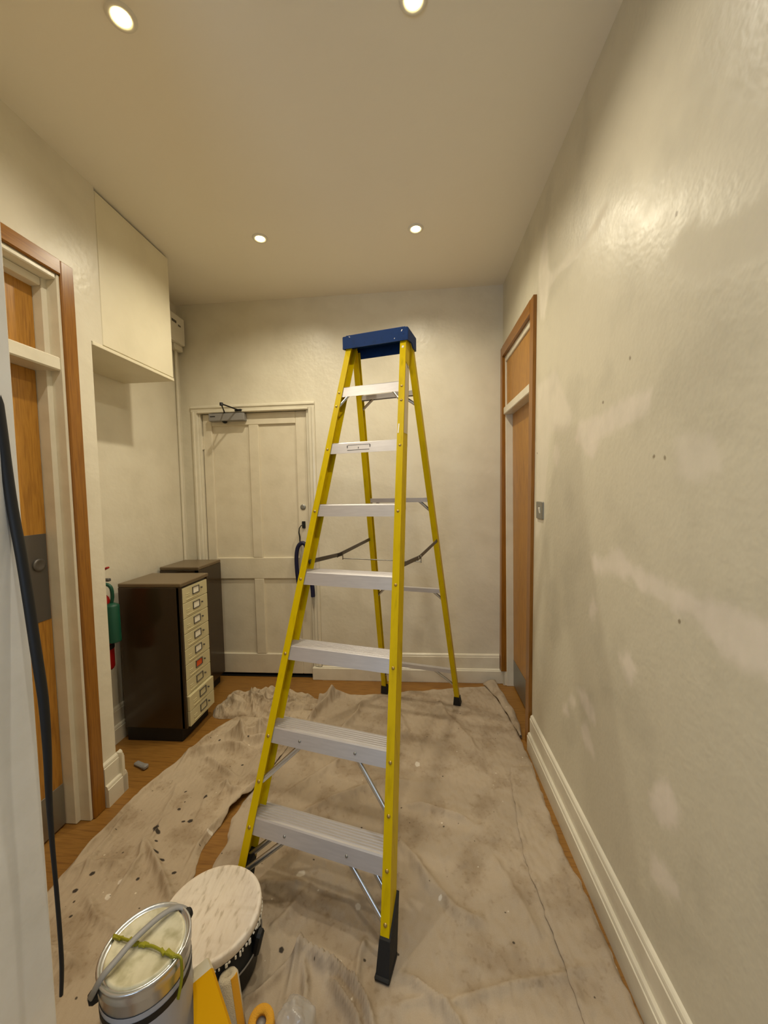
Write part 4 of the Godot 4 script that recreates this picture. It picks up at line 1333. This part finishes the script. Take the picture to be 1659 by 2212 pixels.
	b.lathe([[0.0, 0.0], [r - 0.020, 0.0], [r - 0.016, 0.006], [r - 0.010, h * 0.42], [r - 0.004, h * 0.44], [r - 0.004, h * 0.47], [r - 0.010, h * 0.49], [r - 0.007, h - 0.030], [0.0, h - 0.030]], Vector3.ZERO, Basis(), 56)
	obj("tub_body", b, m.black, t)
	b = MB.new()
	b.lathe([[r - 0.0035, h * 0.44], [r - 0.001, h * 0.455], [r - 0.0035, h * 0.475]], Vector3.ZERO, Basis(), 56)
	obj("rim_bead", b, m.grey_plastic, t)
	var smear := mat(Color(0.93, 0.885, 0.82), 0.6)
	tri_tex(smear, ntex(noise(0.016, 5, 72), 512, [[0.0, 0.2, 0.34, 0.6, 1.0], [Color(0.70, 0.67, 0.62), Color(0.86, 0.84, 0.80), Color(0.97, 0.96, 0.95), Color(1, 1, 1), Color(0.98, 0.97, 0.95)]]), Vector3(5.0, 2.0, 1.6), ntex(noise(0.02, 4, 73), 256, null, 4.0), 0.5, false)
	b = MB.new()
	b.lathe([[r - 0.003, h - 0.028], [r + 0.001, h - 0.022], [r, h - 0.004], [r - 0.003, h], [r - 0.012, h - 0.001], [r - 0.016, h - 0.005], [0.0, h - 0.004]], Vector3.ZERO, Basis(), 56)
	obj("lid", b, smear, t)
	b = MB.new()
	# ragged paint runs over the lid's side: teeth of uneven length
	for k in 70:
		var a := TAU * k / 70.0 + rng.randf() * 0.05
		var l := rng.randf_range(0.004, 0.022)
		var d := Vector3(cos(a), 0, sin(a))
		b.box(d * (r + 0.0005) + Vector3(0, h - 0.026 - l * 0.5, 0), Vector3(rng.randf_range(0.004, 0.010), l, 0.004), 0.0012, Basis(Vector3(-d.z, 0, d.x), Vector3.UP, Vector3(-d.z, 0, d.x).cross(Vector3.UP)))
	obj("paint_runs", b, m.splash, t).set_meta("kind", "stuff")
	b = MB.new()
	b.box(Vector3(0.146, 0.105, 0.012), Vector3(0.022, 0.07, 0.028), 0.006, Basis(Vector3.BACK, -0.25))
	obj("handle_lug", b, m.black, t)
	# yellow scraper handle leaning against the tub
	var ty := mat(Color(0.84, 0.61, 0.0), 0.55)
	ty.metallic_specular = 0.25
	t = thing("scraper", "flat yellow handle with pale worn tip leaning between paint tin and tub", "scraper", Vector3(-0.25, 0.012, -0.51))
	var foot := Vector3(0.0, 0.004, 0.0)
	var tip := Vector3(-0.309, 0.2325, -0.365)
	plank(t, "handle", ty, [foot, foot.lerp(tip, 0.70), foot.lerp(tip, 0.955)], [0.044, 0.044, 0.0225])
	plank(t, "worn_tip", m.sticker, [foot.lerp(tip, 0.955), tip], [0.0226, 0.0165])
	# pale roller sleeve with a yellow stripe
	var fleece := mat(Color(0.82, 0.77, 0.66), 0.95)
	tri_tex(fleece, null, Vector3(14, 14, 14), ntex(noise(0.12, 3, 74), 256, null, 6.0), 1.0, false)
	var tw := mat(Color(0.90, 0.66, 0.16), 0.9)
	t = thing("roller_sleeve", "pale fleece paint roller sleeve with one yellow stripe by the tub", "roller sleeve", Vector3(-0.485, 0.012, -0.895), 0.0, "paint roller sleeves on the drop cloth")
	b = MB.new()
	var ax := Vector3(-0.033, 0.125, -0.030).normalized()
	b.lathe([[0.0, 0.004], [0.022, 0.004], [0.0255, 0.008], [0.0255, 0.138], [0.021, 0.146], [0.010, 0.147], [0.009, 0.13], [0.0, 0.13]], Vector3.ZERO, MB.axis(ax), 24)
	obj("sleeve", b, fleece, t)
	b = MB.new()
	var bs := MB.axis(ax)
	for k in 8:
		var a := -0.75 + 0.10 * k + PI * 0.0
		b.box(bs * Vector3(cos(a) * 0.0253, 0.076, -sin(a) * 0.0253), Vector3(0.0022, 0.140, 0.0032), 0.0005, bs * Basis(Vector3.UP, a))
	obj("yellow_stripe", b, tw, t)
	t = thing("roller_sleeve", "yellow foam mini roller sleeve showing its hollow end", "roller sleeve", Vector3(-0.425, 0.012, -0.912), 0.0, "paint roller sleeves on the drop cloth")
	ax = Vector3(0.10, 0.95, 0.30).normalized()
	var foam := mat(Color(0.90, 0.66, 0.20), 0.95)
	tri_tex(foam, null, Vector3(14, 14, 14), ntex(noise(0.15, 3, 75), 256, null, 5.0), 1.0, false)
	b = MB.new()
	b.lathe([[0.013, 0.010], [0.028, 0.010], [0.033, 0.015], [0.033, 0.064], [0.029, 0.070], [0.0135, 0.071], [0.0125, 0.066], [0.0125, 0.012]], Vector3.ZERO, MB.axis(ax), 28)
	obj("sleeve", b, foam, t)
	b = MB.new()
	b.lathe([[0.0125, 0.012], [0.0125, 0.060], [0.0, 0.060]], Vector3.ZERO, MB.axis(ax), 18)
	obj("core", b, m.grey_plastic, t)
	# crumpled clear bag
	var film := mat(Color(0.86, 0.85, 0.83, 0.35), 0.2)
	film.transparency = BaseMaterial3D.TRANSPARENCY_ALPHA
	film.cull_mode = BaseMaterial3D.CULL_DISABLED
	b = MB.new()
	b.sm(true)
	var cr := noise(12.0, 3, 81)
	var rows := []
	for j in 17:
		var row := []
		var th := PI * 0.5 * j / 16.0
		for i in 40:
			var a := TAU * i / 40.0
			var d := Vector3(cos(a) * cos(th) * 0.052, sin(th) * 0.055, sin(a) * cos(th) * 0.048)
			var q := 1.0 + 0.28 * cr.get_noise_3d(d.x * 1.5, d.y * 1.5, d.z * 1.5)
			row.append(d * q)
		rows.append(row)
	for j in 16:
		for i in 40:
			var i2 := (i + 1) % 40
			b.quad(rows[j][i2], rows[j][i], rows[j + 1][i], rows[j + 1][i2])
	t = thing("plastic_bag", "crumpled clear plastic wrapper on the drop cloth at the bottom edge", "plastic bag", Vector3(-0.345, 0.014, -0.93))
	obj("film", b, film, t)


func plank(t: Node3D, called: String, mt: Material, pts: Array, half: Array):
	var d: Vector3 = (pts[-1] - pts[0]).normalized()
	var s := Vector3(1, 0.05, 0.1)
	s = (s - d * s.dot(d)).normalized()
	var n := s.cross(d).normalized()
	if n.y < 0: n = -n
	var k := 0.007
	var poly := []
	var o: Vector3 = pts[0]
	for i in pts.size(): poly.append(Vector2(half[i], (pts[i] - o).dot(d)))
	for i in range(pts.size() - 1, -1, -1): poly.append(Vector2(-half[i], (pts[i] - o).dot(d)))
	var b := MB.new()
	b.sweep(poly, o - n * k, o + n * k, s, d)
	obj(called, b, mt, t)
